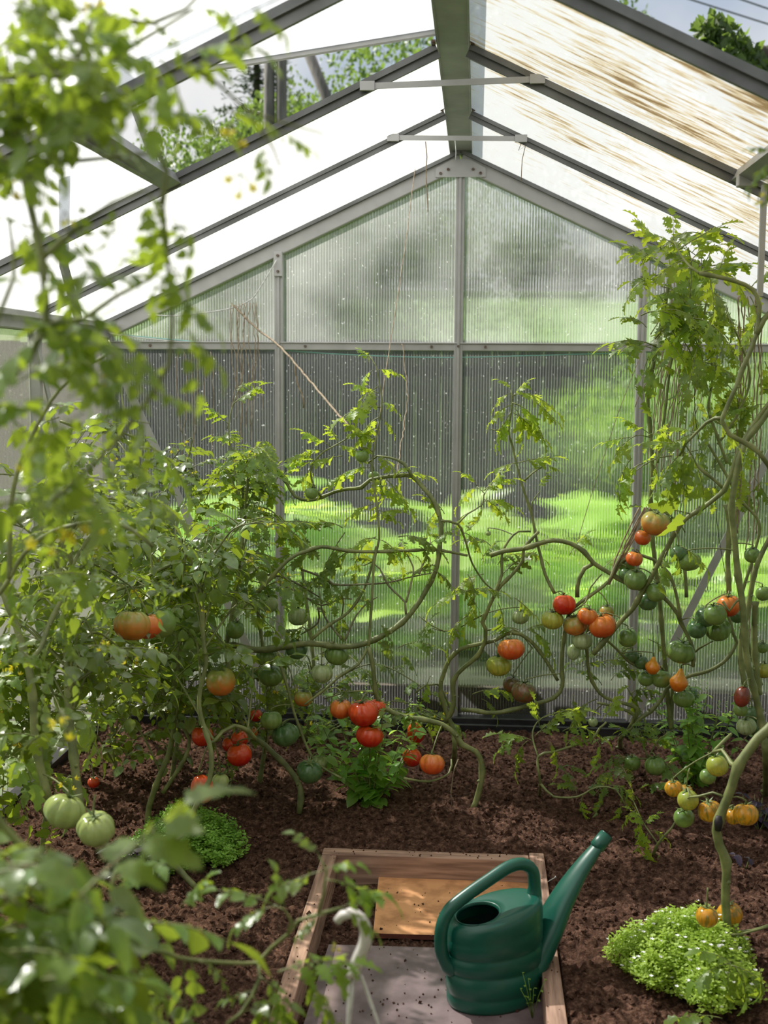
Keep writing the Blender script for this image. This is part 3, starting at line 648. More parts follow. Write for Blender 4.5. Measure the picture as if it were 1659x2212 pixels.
C_ = Plant(gb(1341, 1606), 'tomato plant at the right gable brace with looping stems and orange pear fruits')
C_.stem([C_.base]+[at(a, b, Y=-.8) for a, b in ((1341,1594),(1359,1576),(1374,1558),(1406,1536),(1428,1511),(1442,1486),(1468,1468),(1493,1459),(1529,1450),(1562,1431),(1583,1406),(1592,1388),(1583,1366),(1576,1337),(1560,1300))], .011, .007, name='stem')
C_.px([(1356,1576),(1370,1547),(1348,1533),(1320,1524),(1290,1518)], -.8, -.85, .006, .005)
C_.px([(1370,1560),(1376,1530),(1350,1520),(1308,1507),(1287,1486),(1272,1453),(1269,1417),(1266,1385),(1275,1340)], -.8, -.9, .008, .006)
C_.px([(1281,1413),(1312,1377),(1345,1337),(1366,1316),(1385,1283),(1403,1254),(1424,1214),(1439,1188),(1460,1148),(1482,1120),(1522,1094),(1554,1069),(1565,1058),(1583,1015),(1602,960),(1638,903),(1659,874),(1700,830)], -1.0, -1.15, .010, .008)
C_.px([(995,1533),(1020,1534),(1070,1540),(1150,1522),(1196,1507),(1215,1482),(1213,1439),(1218,1381),(1229,1327),(1254,1301),(1290,1276),(1316,1254),(1334,1222),(1356,1204),(1384,1199),(1410,1208),(1428,1220),(1445,1240),(1455,1262),(1464,1300),(1470,1340)], -.9, -.95, .009, .006)
C_.px([(1316,1256),(1334,1214),(1359,1170),(1377,1134),(1392,1098)], -.95, -.9, .006, .004, mat=STEMB)
C_.px([(1565,1058),(1547,1040),(1511,1011),(1490,985)], -1.1, -1.1, .006, .005)
C_.px([(1497,1440),(1500,1410),(1520,1395),(1540,1385)], -.8, -.9, .005, .003)
C_.px([(1451,1575),(1450,1525),(1453,1489),(1452,1470)], -.75, -.75, .009, .008)
C_.px([(1262,1387),(1280,1360),(1330,1400),(1360,1430),(1395,1445),(1428,1440),(1445,1470)], -.92, -.8, .005, .006)
C_.px([(1230,1327),(1265,1300),(1275,1270),(1300,1240)], -.95, -.9, .004, .003)
C_.px([(1483,1290),(1480,1240),(1475,1200)], -.7, -.7, .008, .007)
for x, y_, a, ln in ((1300,1430,20,80),(1320,1470,60,70),(1340,1450,0,80),(1300,1480,120,60),(1360,1500,40,60),(1290,1510,200,90),(1330,1440,80,60),(1240,1500,250,60),(1390,1480,220,60),(1480,1150,120,100),(1300,1420,150,60),(1350,1480,300,80),(1260,1440,30,60),(1400,1380,330,70)):
    C_.leafpx(x, y_, -.75, a, ln, random.choice(('mid', 'big')))
for x, y_, a, ln in ((1440,1190,250,90),(1470,1180,330,90),(1450,1180,300,80)): C_.leafpx(x, y_, -1.35, a, ln, 'big', drp=1)

# low sprawling shoots on the soil
D_ = Plant(gb(1165, 1725), 'low sprawling green tomato shoot trailing over the soil behind the watering can spout')
q1 = D_.stem([D_.base]+[at(a, b, Y=-1.1) for a, b in ((1167,1692),(1162,1634),(1195,1625),(1222,1616),(1276,1598),(1296,1572),(1310,1560))], .006, .004, name='stem')
q2 = D_.px([(1167,1692),(1180,1708),(1196,1721),(1247,1721),(1290,1700),(1330,1705),(1350,1740)], -1.1, -1.15, .005, .0025, knobs=False)
q3 = D_.px([(1162,1634),(1150,1590),(1160,1560),(1190,1540)], -1.1, -.9, .004, .002, knobs=False)
for x, y_, a, ln in ((1247,1721,100,60),(1260,1715,250,60),(1280,1700,60,50),(1295,1700,300,60),(1310,1700,20,60),(1330,1710,330,50),(1340,1730,280,60),(1240,1700,170,40),(1270,1680,110,40),(1150,1600,160,80),(1155,1590,40,70),(1165,1570,100,60),(1180,1600,330,60),(1220,1615,60,60),(1215,1580,30,80),(1175,1550,20,90),(1120,1590,200,60),(1140,1600,220,70),(1300,1560,60,70),(1290,1600,300,60)):
    D_.leafpx(x, y_, -1.1, a, ln, random.choice(('mid', 'young')))
E_ = Plant(gb(1410, 1852), 'small lone tomato shoot standing on bare soil right of the can spout')
q = E_.stem([E_.base]+[at(a, b, Y=-1.45) for a, b in ((1421,1823),(1435,1805),(1450,1790),(1471,1755))], .006, .003, name='stem')
q = E_.px([(1421,1823),(1405,1800),(1385,1770),(1375,1745),(1368,1730)], -1.45, -1.35, .003, .002, knobs=False)
for x, y_, a, ln in ((1410,1850,200,40),(1412,1850,340,45),(1395,1790,110,50),(1390,1785,60,40),(1385,1775,250,60),(1375,1750,200,40),(1370,1740,100,40),(1400,1800,240,70),(1380,1765,290,60),(1405,1795,10,40)): E_.leafpx(x, y_, -1.42, a, ln, 'young')
I_ = Plant(gb(1400, 1640), 'leafy low tomato plant at the foot of the gable with two pale green fruits')
for L in ([(1400,1640),(1385,1600),(1360,1580),(1340,1590)],[(1400,1640),(1420,1600),(1450,1580)],[(1400,1640),(1350,1640),(1320,1670),(1310,1700)],[(1400,1640),(1440,1650),(1470,1690)]):
    q = I_.px(L, -.85, -.85, .004, .002, name='stem', knobs=False); I_.along(q, .035, .12, 'mid')

# right tall vines
R1 = Plant(gb(1655, 1725), 'tall tomato vine with thick smooth stems at the right edge before the gable corner')
R1.stem([R1.base, at(1655,1640,Y=-1.2)]+[at(a, b, Y=-1.2) for a, b in ((1645,1560),(1634,1511),(1623,1468),(1612,1417),(1609,1363),(1602,1290),(1594,1242),(1587,1170),(1580,1098),(1587,1044),(1598,989),(1616,946),(1645,910),(1680,860))], .0145, .010, name='stem')
R1.px([(1612,1500),(1600,1400),(1620,1290),(1632,1230),(1659,1170),(1700,1120)], -1.1, -1.1, .011, .009)
R1.px([(1575,1280),(1572,1210),(1575,1130),(1568,1090)], -1.0, -1.0, .010, .009)
R1.px([(1640,1500),(1630,1400),(1632,1300)], -1.05, -1.05, .012, .011)
R1.px([(1645,1480),(1625,1420),(1612,1370),(1600,1300),(1628,1200),(1640,1130),(1600,1080),(1560,1010),(1530,960)], -.9, -.9, .007, .005)
R1.px([(1562,1300),(1575,1320),(1590,1300),(1605,1290)], -1.2, -1.2, .005, .004, knobs=False)
R2 = Plant(gb(1700, 1800), 'forked pale green tomato vine leaning in from the right edge above head height')
R2.stem([R2.base, at(1720,1400,Y=-1.6), at(1690,1100,Y=-1.75)]+[at(a, b, Y=-1.9) for a, b in ((1659,1004),(1623,964),(1602,953),(1576,939),(1560,910),(1562,899),(1576,866),(1591,834),(1602,801),(1623,754),(1634,722),(1640,660),(1625,625),(1590,608),(1550,598),(1510,590))], .0115, .006, name='stem')
R2.px([(1562,903),(1545,903),(1526,913),(1504,935),(1482,957),(1468,985)], -1.9, -1.8, .006, .003)
R2.px([(1634,722),(1650,690),(1680,660)], -1.9, -1.9, .009, .008)
R2.px([(1510,590),(1490,575),(1470,550),(1455,520)], -1.9, -1.8, .004, .002, knobs=False)
for x, y_, a, ln, kd in ((1500,935,160,60,'young'),(1504,935,200,80,'mid'),(1482,957,255,110,'big'),(1475,970,275,180,'big'),(1480,960,300,150,'big'),(1470,980,230,90,'mid'),(1530,915,100,50,'young'),(1546,908,320,80,'young'),(1460,960,170,80,'mid')):
    R2.leafpx(x, y_, -1.8, a, ln, kd, drp=1)
for x, y_, a, ln in ((1455,520,90,60),(1460,530,150,80),(1465,540,30,110),(1490,570,60,80),(1510,590,20,110),(1500,585,150,60),(1550,598,70,70),(1590,608,300,60),(1480,560,200,90),(1530,590,280,80),(1620,640,300,80),(1640,700,200,60)):
    R2.leafpx(x, y_, -1.8, a, ln, 'young')
R3 = Plant(gb(1452, 1580), 'tall tomato plant with bushy drooping top trained up the right gable post')
R3.px([(1450,1575),(1440,1480),(1425,1300),(1408,1150),(1406,1065),(1410,1020),(1402,900),(1399,863),(1412,783),(1421,736),(1428,700),(1440,640),(1450,590)], -.75, -.9, .010, .007, name='stem')
R3.px([(1420,1000),(1435,900),(1450,780),(1470,690),(1500,620)], -.85, -.9, .006, .004)
R3.px([(1570,1000),(1545,930),(1530,880),(1540,800),(1520,700),(1530,640)], -.85, -.9, .006, .004)
R3.px([(1550,960),(1590,900),(1620,820),(1600,740),(1570,680)], -.85, -.9, .005, .004)
rl = random.Random(5)
for i in range(62):
    x = rl.gauss(1470, 55); y_ = rl.uniform(500, 780)
    if x < 1368+abs(y_-560)*.12: x = 1400+rl.random()*60
    R3.leafpx(x, y_, -.9+rl.uniform(-.25, .15), rl.choice((rl.uniform(200, 340), rl.uniform(-30, 60), rl.uniform(120, 200))), rl.uniform(60, 105), rl.choice(('young', 'mid', 'mid')), dy=rl.uniform(-.5, .5))
for x, y_, a, ln in ((1360,945,190,60),(1375,940,210,80),(1400,940,20,60),(1390,1000,200,90),(1365,990,230,80),(1345,1020,250,70),(1400,935,150,60),(1410,1000,300,60),(1420,780,330,50),(1370,740,240,50),(1440,900,280,80),(1400,600,210,70),(1395,560,240,60),(1420,560,170,60)):
    R3.leafpx(x, y_, -.95, a, ln, 'young')
R3.px([(1405,945),(1385,940),(1360,944)], -.95, -.95, .002, .0015, knobs=False)
R3.px([(1450,985),(1425,988),(1390,1005),(1360,1030),(1340,1050)], -.95, -.95, .003, .0015, knobs=False)
for i in range(34):
    x = rl.uniform(1490, 1659); y_ = rl.uniform(650, 1060)
    R3.leafpx(x, y_, -.8+rl.uniform(-.2, .2), rl.uniform(180, 360), rl.uniform(45, 80), rl.choice(('young', 'mid')), dy=rl.uniform(-.5, .5))
R5 = Plant(gb(1627, 2199), 'nearest right tomato plant with thick leaning stem bearing orange striped fruits')
R5.stem([R5.base, at(1609,2152,Y=-2.2)]+[at(a, b, Y=-2.1) for a, b in ((1590,2090),(1580,2062),(1571,2000),(1567,1935),(1569,1863),(1554,1827),(1547,1794),(1562,1747),(1580,1700),(1594,1656),(1616,1623),(1638,1594),(1659,1576),(1700,1530))], .012, .0145, name='stem')
R5.px([(1562,1720),(1540,1712),(1510,1720),(1490,1722)], -2.1, -2.05, .004, .003, knobs=False)
R5.px([(1659,2000),(1625,2010),(1590,2012),(1567,2010)], -2.0, -2.1, .005, .004, knobs=False)
R5.px([(1567,2030),(1575,2020),(1600,2018),(1659,2002)], -2.15, -2.1, .004, .003, knobs=False)
R5.px([(1594,1656),(1580,1650),(1560,1620),(1540,1625),(1580,1585)], -2.1, -1.9, .006, .004)
m = MB(); p = at(1552, 1775, Y=-2.115)-R5.base; m.tube([p+Vector((0,0,.014)), p, p-Vector((0,0,.022))], [.007, .011, .008], 8); o = m.build('stem_scar', simple('black_scar', (.006,.005,.005), (.02,.015,.02), 60, .6), R5.o, smooth=True); o['label'] = 'black blotch on the stem'
for x, y_, a, ln in ((1575,2080,200,110),(1580,2085,340,110),(1578,2080,260,90),(1585,2085,300,100),(1580,2080,150,90),(1640,2090,280,80),(1560,2200,170,120)): R5.leafpx(x, y_, -2.4, a, ln, 'big', drp=1)
R6 = Plant((.98, -3.3, -.02), 'out of focus tomato shoot poking in at the right edge below the roof')
R6.stem([R6.base, (.80, -3.25, .9), at(1700, 500, Y=-3.2), at(1690, 360, Y=-3.2), at(1670, 330, Y=-3.2)], .008, .004, name='stem', knobs=False)
for x, y_, a, ln in ((1670,330,150,50),(1672,350,200,70),(1670,360,240,60),(1675,370,180,60),(1668,430,200,30)): R6.leafpx(x, y_, -3.2, a, ln, 'mid')
R6.flower(at(1642, 430, Y=-3.2), .012)

# ------------------------------------------------------------------ left thicket
def thicket(base_px, label, targets, kind, seed, lsize, every, Yb=None, stems=()):
    P = Plant(gb(*base_px), label); R = random.Random(seed); random.seed(seed)
    for L, Y0, Y1, r0, r1 in stems:
        P.px(L, Y0, Y1, r0, r1, name='stem')
    trunk = P.paths[0] if P.paths else P.stem([P.base, P.base+Vector((.03, .02, .3)), P.base+Vector((-.02, .04, .7))], .010, .006, name='stem')
    allp = [p for pp in P.paths for p in pp]
    for (x, y_, Y) in targets:
        T = at(x, y_, Y=Y); T.x = max(-1.30, T.x)
        s0 = min(allp, key=lambda q_: (q_-T).length+max(0, q_.z-T.z)*.8+R.random()*.25)
        mid = s0.lerp(T, .5)+Vector((R.uniform(-.05, .05), R.uniform(-.08, .08), .06+R.uniform(0, .08)))
        q_ = P.stem([s0, mid, T], .0045, .002, knobs=False, n=6)
        P.along(q_, every, lsize, kind, start=.15)
        if R.random() < .75: P.flower(T+Vector((R.uniform(-.04, .04), -.03, R.uniform(-.02, .04))), R.uniform(.012, .02))
    return P
def rt(n_, x0, x1, y0, y1, Y0, Y1, seed):
    R = random.Random(seed); return [(R.uniform(x0, x1), R.uniform(y0, y1), R.uniform(Y0, Y1)) for _ in range(n_)]
T1 = thicket((427, 1921), 'cherry tomato plant with a crooked stem rising beside the left curly herb', rt(15, 330, 620, 1120, 1520, -1.5, -1.1, 1), 'oval', 11, .15, .05,
     stems=[([(427,1921),(400,1893),(380,1871),(347,1824),(383,1813),(405,1780),(427,1733),(452,1686),(457,1640),(452,1605),(441,1572),(430,1525),(434,1482),(445,1435),(439,1380),(437,1308),(430,1254)], -1.76, -1.5, .0105, .007),
            ([(347,1824),(335,1805),(325,1785)], -1.7, -1.7, .006, .005), ([(452,1605),(463,1601),(481,1580),(506,1567),(535,1578),(552,1597)], -1.55, -1.4, .006, .008)])
T2 = thicket((646, 1757), 'tomato plant with a thick leaning stem rooted at the centre left of the bed', rt(12, 440, 640, 900, 1280, -1.2, -.6, 2)+[(510,855,-.9),(520,1000,-.8),(560,960,-.8)], 'mid', 12, .14, .055,
     stems=[([(646,1757),(649,1706),(626,1663),(593,1630),(572,1609),(550,1594),(520,1560),(500,1480),(490,1400),(506,1300),(520,1200),(530,1100)], -1.14, -1.0, .0115, .006),
            ([(597,1410),(619,1478),(640,1554),(673,1634),(700,1660),(738,1681)], -1.1, -1.2, .006, .005), ([(500,1392),(470,1400),(440,1420)], -1.1, -1.2, .01, .008)])
T3 = thicket((318, 1785), 'cherry tomato plant with upright stems behind the left curly herb', rt(20, 150, 480, 1150, 1550, -1.6, -1.0, 3), 'oval', 13, .15, .05,
     stems=[([(318,1785),(322,1742),(347,1670),(365,1627),(376,1562),(372,1507),(383,1446),(390,1363),(394,1319),(380,1220)], -1.35, -1.3, .011, .007),
            ([(351,1713),(398,1641),(409,1598),(390,1565)], -1.35, -1.3, .008, .006),
            ([(18,1287),(108,1280),(217,1283),(300,1254),(362,1222),(450,1180)], -1.5, -1.2, .007, .006)])
T4 = thicket((250, 1700), 'dense cherry tomato plant crowding the far left corner of the gable', rt(30, 20, 420, 960, 1350, -1.3, -.35, 4)+rt(14, 60, 400, 1380, 1650, -1.2, -.7, 41), 'oval', 14, .14, .05,
     stems=[([(250,1700),(245,1600),(230,1450),(260,1300),(290,1150),(300,1000),(270,900),(255,800),(235,735)], -.9, -.5, .010, .003),
            ([(130,910),(200,932),(265,935),(330,968),(400,1020),(450,1060)], -.7, -.7, .006, .004), ([(265,900),(300,930),(320,960)], -.7, -.7, .004, .003)])
T5 = thicket((60, 1720), 'left bed tomato plant with thick grey green stems and yellow flower trusses', rt(26, -30, 300, 1000, 1500, -2.2, -1.6, 5), 'oval', 15, .15, .055,
     stems=[([(173,1742),(159,1634),(148,1525),(145,1402),(140,1300),(120,1200)], -2.3, -2.1, .013, .009),
            ([(105,1724),(90,1670),(76,1598),(72,1525),(65,1460),(54,1417),(29,1334),(0,1265),(-30,1200)], -2.4, -2.3, .012, .009),
            ([(58,1431),(87,1402),(105,1352),(137,1283),(155,1222),(200,1150)], -2.4, -2.2, .007, .005)])
T6 = thicket((560, 1690), 'small tomato plant with red fruits low in the left centre of the bed', [(470,1560,-1.2),(600,1560,-1.),(540,1560,-1.1),(590,1480,-1.),(640,1500,-.9),(520,1620,-1.2),(560,1440,-.9)], 'mid', 16, .11, .07)
T7 = thicket((80, 1900), 'shaded tomato plant low at the left edge of the bed', rt(14, -60, 120, 1480, 1760, -2.4, -1.7, 71), 'big', 17, .15, .08)
T8 = thicket((370, 1700), 'loose tomato plant behind the crooked stems at the left, reaching to the gable', rt(22, 250, 620, 1180, 1480, -1.0, -.4, 81), 'mid', 18, .14, .055)
T9 = thicket((660, 1600), 'wispy tomato plant at the foot of the gable left of the middle post', rt(9, 570, 800, 1380, 1560, -.7, -.3, 91)+rt(4, 900, 1000, 1380, 1600, -.7, -.3, 92), 'mid', 19, .11, .07)

# out of focus plant near the camera on the left
N1 = Plant((-.62, -3.35, -.03), 'out of focus tall tomato vine near the camera, filling the upper left')
YN = -3.75
N1.stem([N1.base, at(-60,1700,Y=-3.5), at(-40,1145,Y=YN), at(0,1145,Y=YN)]+[at(a, b, Y=YN) for a, b in ((72,1109),(145,1054),(217,989),(268,935),(307,881),(365,787),(372,700),(362,560),(352,440))], .006, .0025, name='stem', knobs=False)
N1.stem([at(-40,1145,Y=YN), at(-60,950,Y=YN), at(-20,860,Y=YN), at(61,776,Y=YN), at(98,700,Y=YN), at(90,560,Y=YN), at(60,420,Y=YN), at(20,240,Y=YN)], .006, .005, name='stem', knobs=False)
for L in ([(-60,160),(0,168),(100,160),(170,120),(200,40),(230,-40)], [(60,420),(90,300),(160,160),(190,60)], [(0,345),(100,352),(240,340),(330,330)], [(100,165),(200,150),(300,90),(420,20)], [(90,560),(180,480),(240,440),(310,410)],
          [(200,40),(330,50),(400,20),(450,-30)], [(350,440),(360,370),(330,300),(345,250)], [(98,700),(180,690),(250,640),(330,600)],[(-20,860),(-10,700),(30,600),(20,480)]):
    N1.px(L, YN, YN+.05, .0045, .002, knobs=False)
rl = random.Random(31); random.seed(31)
def scatter(P, n_, reg, Y0, Y1, kinds, s0, s1, drp=None):
    for _ in range(n_):
        x0, x1, y0, y1 = rl.choice(reg)
        P.leafpx(rl.uniform(x0, x1), rl.uniform(y0, y1), rl.uniform(Y0, Y1), rl.choice((rl.uniform(180, 360), rl.uniform(-40, 40), rl.uniform(140, 220))), rl.uniform(s0, s1), rl.choice(kinds), drp=drp, dy=rl.uniform(-.6, .6), roll=rl.uniform(-.5, .5))
scatter(N1, 118, [(-40,170,-20,330),(-40,190,-40,300),(-40,170,-20,330),(-40,200,20,260),(-40,150,300,950),(-40,150,300,950),(100,400,40,240),(60,300,560,800),(-40,250,850,1150)], YN-.1, YN+.1, ('oval', 'oval', 'big'), 120, 210)
for x, y_, a, ln in ((420,20,20,100),(450,0,340,110),(540,10,320,100),(330,50,330,90),(340,250,20,140),(360,240,350,110),(480,240,0,100),(560,255,330,60),(600,280,330,90),(560,300,280,90),(480,290,150,60),(310,410,330,110),(320,420,300,130),(370,470,320,110),(365,560,300,120),(350,600,250,80),(375,640,330,130),(380,690,310,140),(370,740,340,120),(365,787,200,90),(307,881,190,90),(300,890,300,100),(268,935,200,70),(250,990,340,90),(217,989,320,90),(330,850,350,90),(110,1100,300,100),(180,430,250,90),(240,440,300,80),(150,620,300,100)):
    N1.leafpx(x, y_, YN, a, ln*1.15, 'oval' if rl.random() < .6 else 'big', dy=rl.uniform(-.4, .4))
N1.px([(420,150),(470,180),(530,235),(600,262),(650,275),(700,290)], YN, YN+.1, .0025, .001, knobs=False)
N1.px([(530,235),(560,280),(590,320),(605,360)], YN+.05, YN+.1, .002, .001, knobs=False)
for x, y_, s in ((215,15,.022),(30,300,.022),(232,810,.022),(75,985,.018),(500,290,.016),(520,400,.016),(170,1150,.022),(190,1160,.016),(100,1165,.02),(20,400,.02),(140,480,.015)): N1.flower(at(x, y_, Y=YN+.03), s)
N2 = Plant((-.42, -3.55, -.03), 'blurred big leaved tomato plant at the lower left corner, nearest the camera')
YM = -3.75
N2.stem([N2.base, at(-80,1960,Y=-3.7), at(181,2022,Y=-3.6), at(235,2030,Y=-3.55), at(347,2055,Y=-3.5), at(409,2073,Y=-3.45), at(557,2080,Y=-3.4), at(586,2047,Y=-3.4), at(622,2018,Y=-3.4), at(644,1989,Y=-3.4), at(687,1975,Y=-3.4), at(735,1962,Y=-3.4)], .0055, .003, name='stem', knobs=False)
N2.px([(622,2018),(630,1990),(615,1965),(590,1955)], -3.4, -3.4, .003, .0015, knobs=False)
N2.px([(687,1975),(700,1930),(705,1880),(690,1850)], -3.4, -3.4, .003, .0015, knobs=False)
N2.px([(557,2080),(562,2110),(545,2150),(520,2190),(490,2212)], -3.4, -3.45, .003, .003, knobs=False)
N2.px([(180,2040),(220,2070),(270,2095),(290,2120),(300,2160)], -3.5, -3.45, .003, .002, knobs=False)
N2.px([(-60,1700),(40,1820),(140,1890),(190,1960),(220,2020)], -3.7, -3.6, .006, .004, knobs=False)
N2.px([(220,2022),(245,1960),(240,1920),(250,1880)], -3.55, -3.55, .004, .003, knobs=False)
scatter(N2, 60, [(-120,30,1800,2212),(-120,90,1900,2212),(-20,220,2020,2230),(-60,180,1880,2100)], -4.0, -3.6, ('oval', 'oval', 'big'), 260, 390)
for x, y_, a, ln, kd in ((409,2073,290,90,'oval'),(400,2070,260,120,'oval'),(430,2075,330,70,'oval'),(270,2095,340,90,'oval'),(240,1950,60,80,'oval'),(250,1900,20,110,'oval'),(230,1960,340,120,'oval'),(225,2000,130,100,'oval'),
                        (590,1955,160,110,'oval'),(615,1965,100,70,'oval'),(600,1958,190,90,'oval'),(690,1850,120,60,'oval'),(700,1880,30,60,'big'),(705,1900,340,110,'big'),(700,1880,200,90,'big'),(735,1962,20,60,'oval'),(735,1962,330,80,'oval'),(700,1975,200,60,'oval'),
                        (562,2110,330,80,'oval'),(550,2140,200,60,'oval'),(545,2150,300,90,'big'),(520,2190,30,90,'oval'),(600,2100,10,110,'mid'),(640,2110,330,90,'mid'),(600,2120,250,80,'mid'),(390,1960,50,60,'mid'),(180,2180,20,160,'oval'),(100,2150,340,200,'oval')):
    N2.leafpx(x, y_, -3.45, a, ln*1.5, kd, dy=rl.uniform(-.3, .3), drp=rl.choice((0, 1, 2)))
for x, y_, s in ((90,1925,.016),(60,1930,.014),(125,1990,.016),(720,2045,.010),(135,1560,.022)): N2.flower(at(x, y_, Y=-3.5), s)
N3 = Plant((-.85, -2.9, -.03), 'slightly blurred tomato plant of the left bed between the near vine and the thicket')
N3.stem([N3.base, at(-60,1500,Y=-2.9), at(20,1250,Y=-2.9), at(110,1150,Y=-2.9), at(250,1130,Y=-2.9), at(330,1180,Y=-2.9)], .008, .004, name='stem', knobs=False)
N3.px([(20,1250),(30,1050),(90,900),(150,820),(240,760)], -2.9, -2.9, .006, .003, knobs=False)
scatter(N3, 70, [(-40,330,850,1100),(-40,300,1050,1300),(-40,420,1100,1330),(-40,200,1350,1700)], -2.9, -2.5, ('oval', 'oval', 'mid'), 80, 130)
for x, y_ in ((340,1330),(225,1390),(10,1440),(35,1440),(405,955),(265,1130),(450,1140),(380,1110),(620,1240),(540,1210),(440,1320),(430,1245),(280,1420),(150,1690)): N3.flower(at(x, y_, Y=-2.5 if x < 300 else -1.6), .018 if x < 300 else .012)

for p_ in (A_, B_, C_, D_, E_, I_, R1, R2, R3, R5, R6, T1, T2, T3, T4, T5, T6, T7, T8, T9, N1, N2, N3): p_.finish()

# ------------------------------------------------------------------ tomatoes
def fruitmat(name, c_top, c_bot, streak=None, rough=.2, lo=-.5, hi=.7, ssc=3):
    m, n, l, out = newmat(name); b = n.new('ShaderNodeBsdfPrincipled'); t = n.new('ShaderNodeTexCoord')
    sp_ = n.new('ShaderNodeSeparateXYZ'); l.new(t.outputs['Object'], sp_.inputs[0])
    nz_ = n.new('ShaderNodeTexNoise'); nz_.inputs['Scale'].default_value = 2.2; l.new(t.outputs['Object'], nz_.inputs['Vector'])
    a = n.new('ShaderNodeMath'); a.operation = 'MULTIPLY_ADD'; a.inputs[1].default_value = 1.3; l.new(nz_.outputs[0], a.inputs[0]); l.new(sp_.outputs[2], a.inputs[2])
    mr = n.new('ShaderNodeMapRange'); mr.inputs['From Min'].default_value = lo+.65; mr.inputs['From Max'].default_value = hi+.65; l.new(a.outputs[0], mr.inputs[0])
    mx_ = n.new('ShaderNodeMix'); mx_.data_type = 'RGBA'; l.new(mr.outputs[0], mx_.inputs[0]); mx_.inputs[6].default_value = tuple(c_bot)+(1,); mx_.inputs[7].default_value = tuple(c_top)+(1,)
    last = mx_.outputs[2]
    if streak:
        mp = n.new('ShaderNodeMapping'); mp.inputs['Scale'].default_value = (ssc, ssc, .35); l.new(t.outputs['Object'], mp.inputs[0])
        z2 = n.new('ShaderNodeTexNoise'); z2.inputs['Scale'].default_value = 1.6; l.new(mp.outputs[0], z2.inputs['Vector'])
        r2 = n.new('ShaderNodeMapRange'); r2.inputs['From Min'].default_value = .5; r2.inputs['From Max'].default_value = .64; r2.inputs['To Max'].default_value = .8; l.new(z2.outputs[0], r2.inputs[0])
        m2 = n.new('ShaderNodeMix'); m2.data_type = 'RGBA'; l.new(r2.outputs[0], m2.inputs[0]); l.new(last, m2.inputs[6]); m2.inputs[7].default_value = tuple(streak)+(1,); last = m2.outputs[2]
    l.new(last, b.inputs['Base Color']); b.inputs['Roughness'].default_value = rough; b.inputs['Specular IOR Level'].default_value = .6
    tl = n.new('ShaderNodeBsdfTranslucent'); l.new(last, tl.inputs[0]); ms = n.new('ShaderNodeMixShader'); ms.inputs[0].default_value = .12
    l.new(b.outputs[0], ms.inputs[1]); l.new(tl.outputs[0], ms.inputs[2]); l.new(ms.outputs[0], out.inputs[0]); return m
FMAT = {
 'red': fruitmat('ripe_red_tomato', (.75, .10, .02), (.62, .025, .012)),
 'orred': fruitmat('orange_red_tomato', (.72, .25, .04), (.78, .11, .025)),
 'turn': fruitmat('turning_tomato', (.30, .34, .07), (.75, .22, .04)),
 'green': fruitmat('green_tomato', (.12, .22, .045), (.25, .36, .09)),
 'dgreen': fruitmat('dark_green_tomato', (.055, .13, .04), (.13, .23, .08)),
 'pale': fruitmat('pale_green_tomato', (.36, .44, .20), (.48, .56, .30), (.25, .36, .12)),
 'brown': fruitmat('brownish_tomato', (.13, .10, .04), (.26, .09, .04), (.12, .14, .05)),
 'plum': fruitmat('plum_tomato', (.16, .04, .02), (.34, .06, .035)),
 'strip': fruitmat('orange_striped_tomato', (.60, .28, .02), (.80, .38, .02), (.20, .20, .03), ssc=2.4),
 'ygreen': fruitmat('yellow_green_tomato', (.30, .36, .05), (.58, .52, .07), (.30, .38, .06)),
 'pear': fruitmat('orange_pear_tomato', (.90, .42, .03), (.88, .22, .02)),
 'ltgreen': fruitmat('shiny_light_green_tomato', (.38, .46, .15), (.36, .48, .16)),
}
CALM = []
for sd_ in range(3):
    R = random.Random(sd_); mb = MB()
    for i in range(6):
        a = i*1.047+R.uniform(-.2, .2); M = Matrix.Rotation(a, 4, 'Z') @ Matrix.Rotation(R.uniform(-.35, .05), 4, 'Y')
        leaflet(mb, M, R.uniform(.42, .62), .075, 0, .3, R.uniform(-.5, .4), 4)
    mb.tube([(0,0,-.12),(0,0,.05)], .09, 6)
    CALM.append(mb.mesh('calyx', CALYX))
FCACHE = {}
def fruit_mesh(shape, mat, var):
    k = (shape, mat, var)
    if k in FCACHE: return FCACHE[k]
    R = random.Random(hash(shape) % 97 if False else len(shape)*13+var); nr, ns = 20, 60; mb = MB()
    nlob, dep, sq = {'round': (5, .02, .97), 'ribbed': (9, .16, .90), 'lumpy': (4, .28, .95), 'pear': (5, .02, 1.35), 'plum': (4, .02, 1.3), 'lobed': (7, .18, .86)}[shape]
    ph = [R.uniform(0, 6) for _ in range(3)]; am = R.uniform(.02, .06)
    for i in range(nr+1):
        th = math.pi*i/nr; ct, st = math.cos(th), math.sin(th)
        for j in range(ns):
            a = 2*math.pi*j/ns
            rib = dep*(abs(math.cos(nlob*a/2+ph[0]+.5*math.sin(a+ph[1])))**.6-.6)*(.45+.55*max(0, ct)+.2)
            r = 1+rib*(st**.6)+am*math.sin(a*2+ph[2])*st
            x, y_, z = r*st*math.cos(a), r*st*math.sin(a), sq*ct*(1-.0)
            if shape not in ('pear', 'plum'): z -= sq*.22*math.exp(-(th/.38)**2); z += sq*.05*math.exp(-((math.pi-th)/.3)**2)
            if shape == 'pear':
                t = (ct+1)/2; kk = 1 if t < .45 else 1-.55*min(1, (t-.45)/.3); x *= kk; y_ *= kk
            mb.v.append((x, y_, z))
    mb.f = [(i*ns+j, (i+1)*ns+j, (i+1)*ns+(j+1) % ns, i*ns+(j+1) % ns) for i in range(nr) for j in range(ns)]; mb.m = [0]*len(mb.f)
    me = mb.mesh('tomato', FMAT[mat]); FCACHE[k] = (me, sq); return me, sq
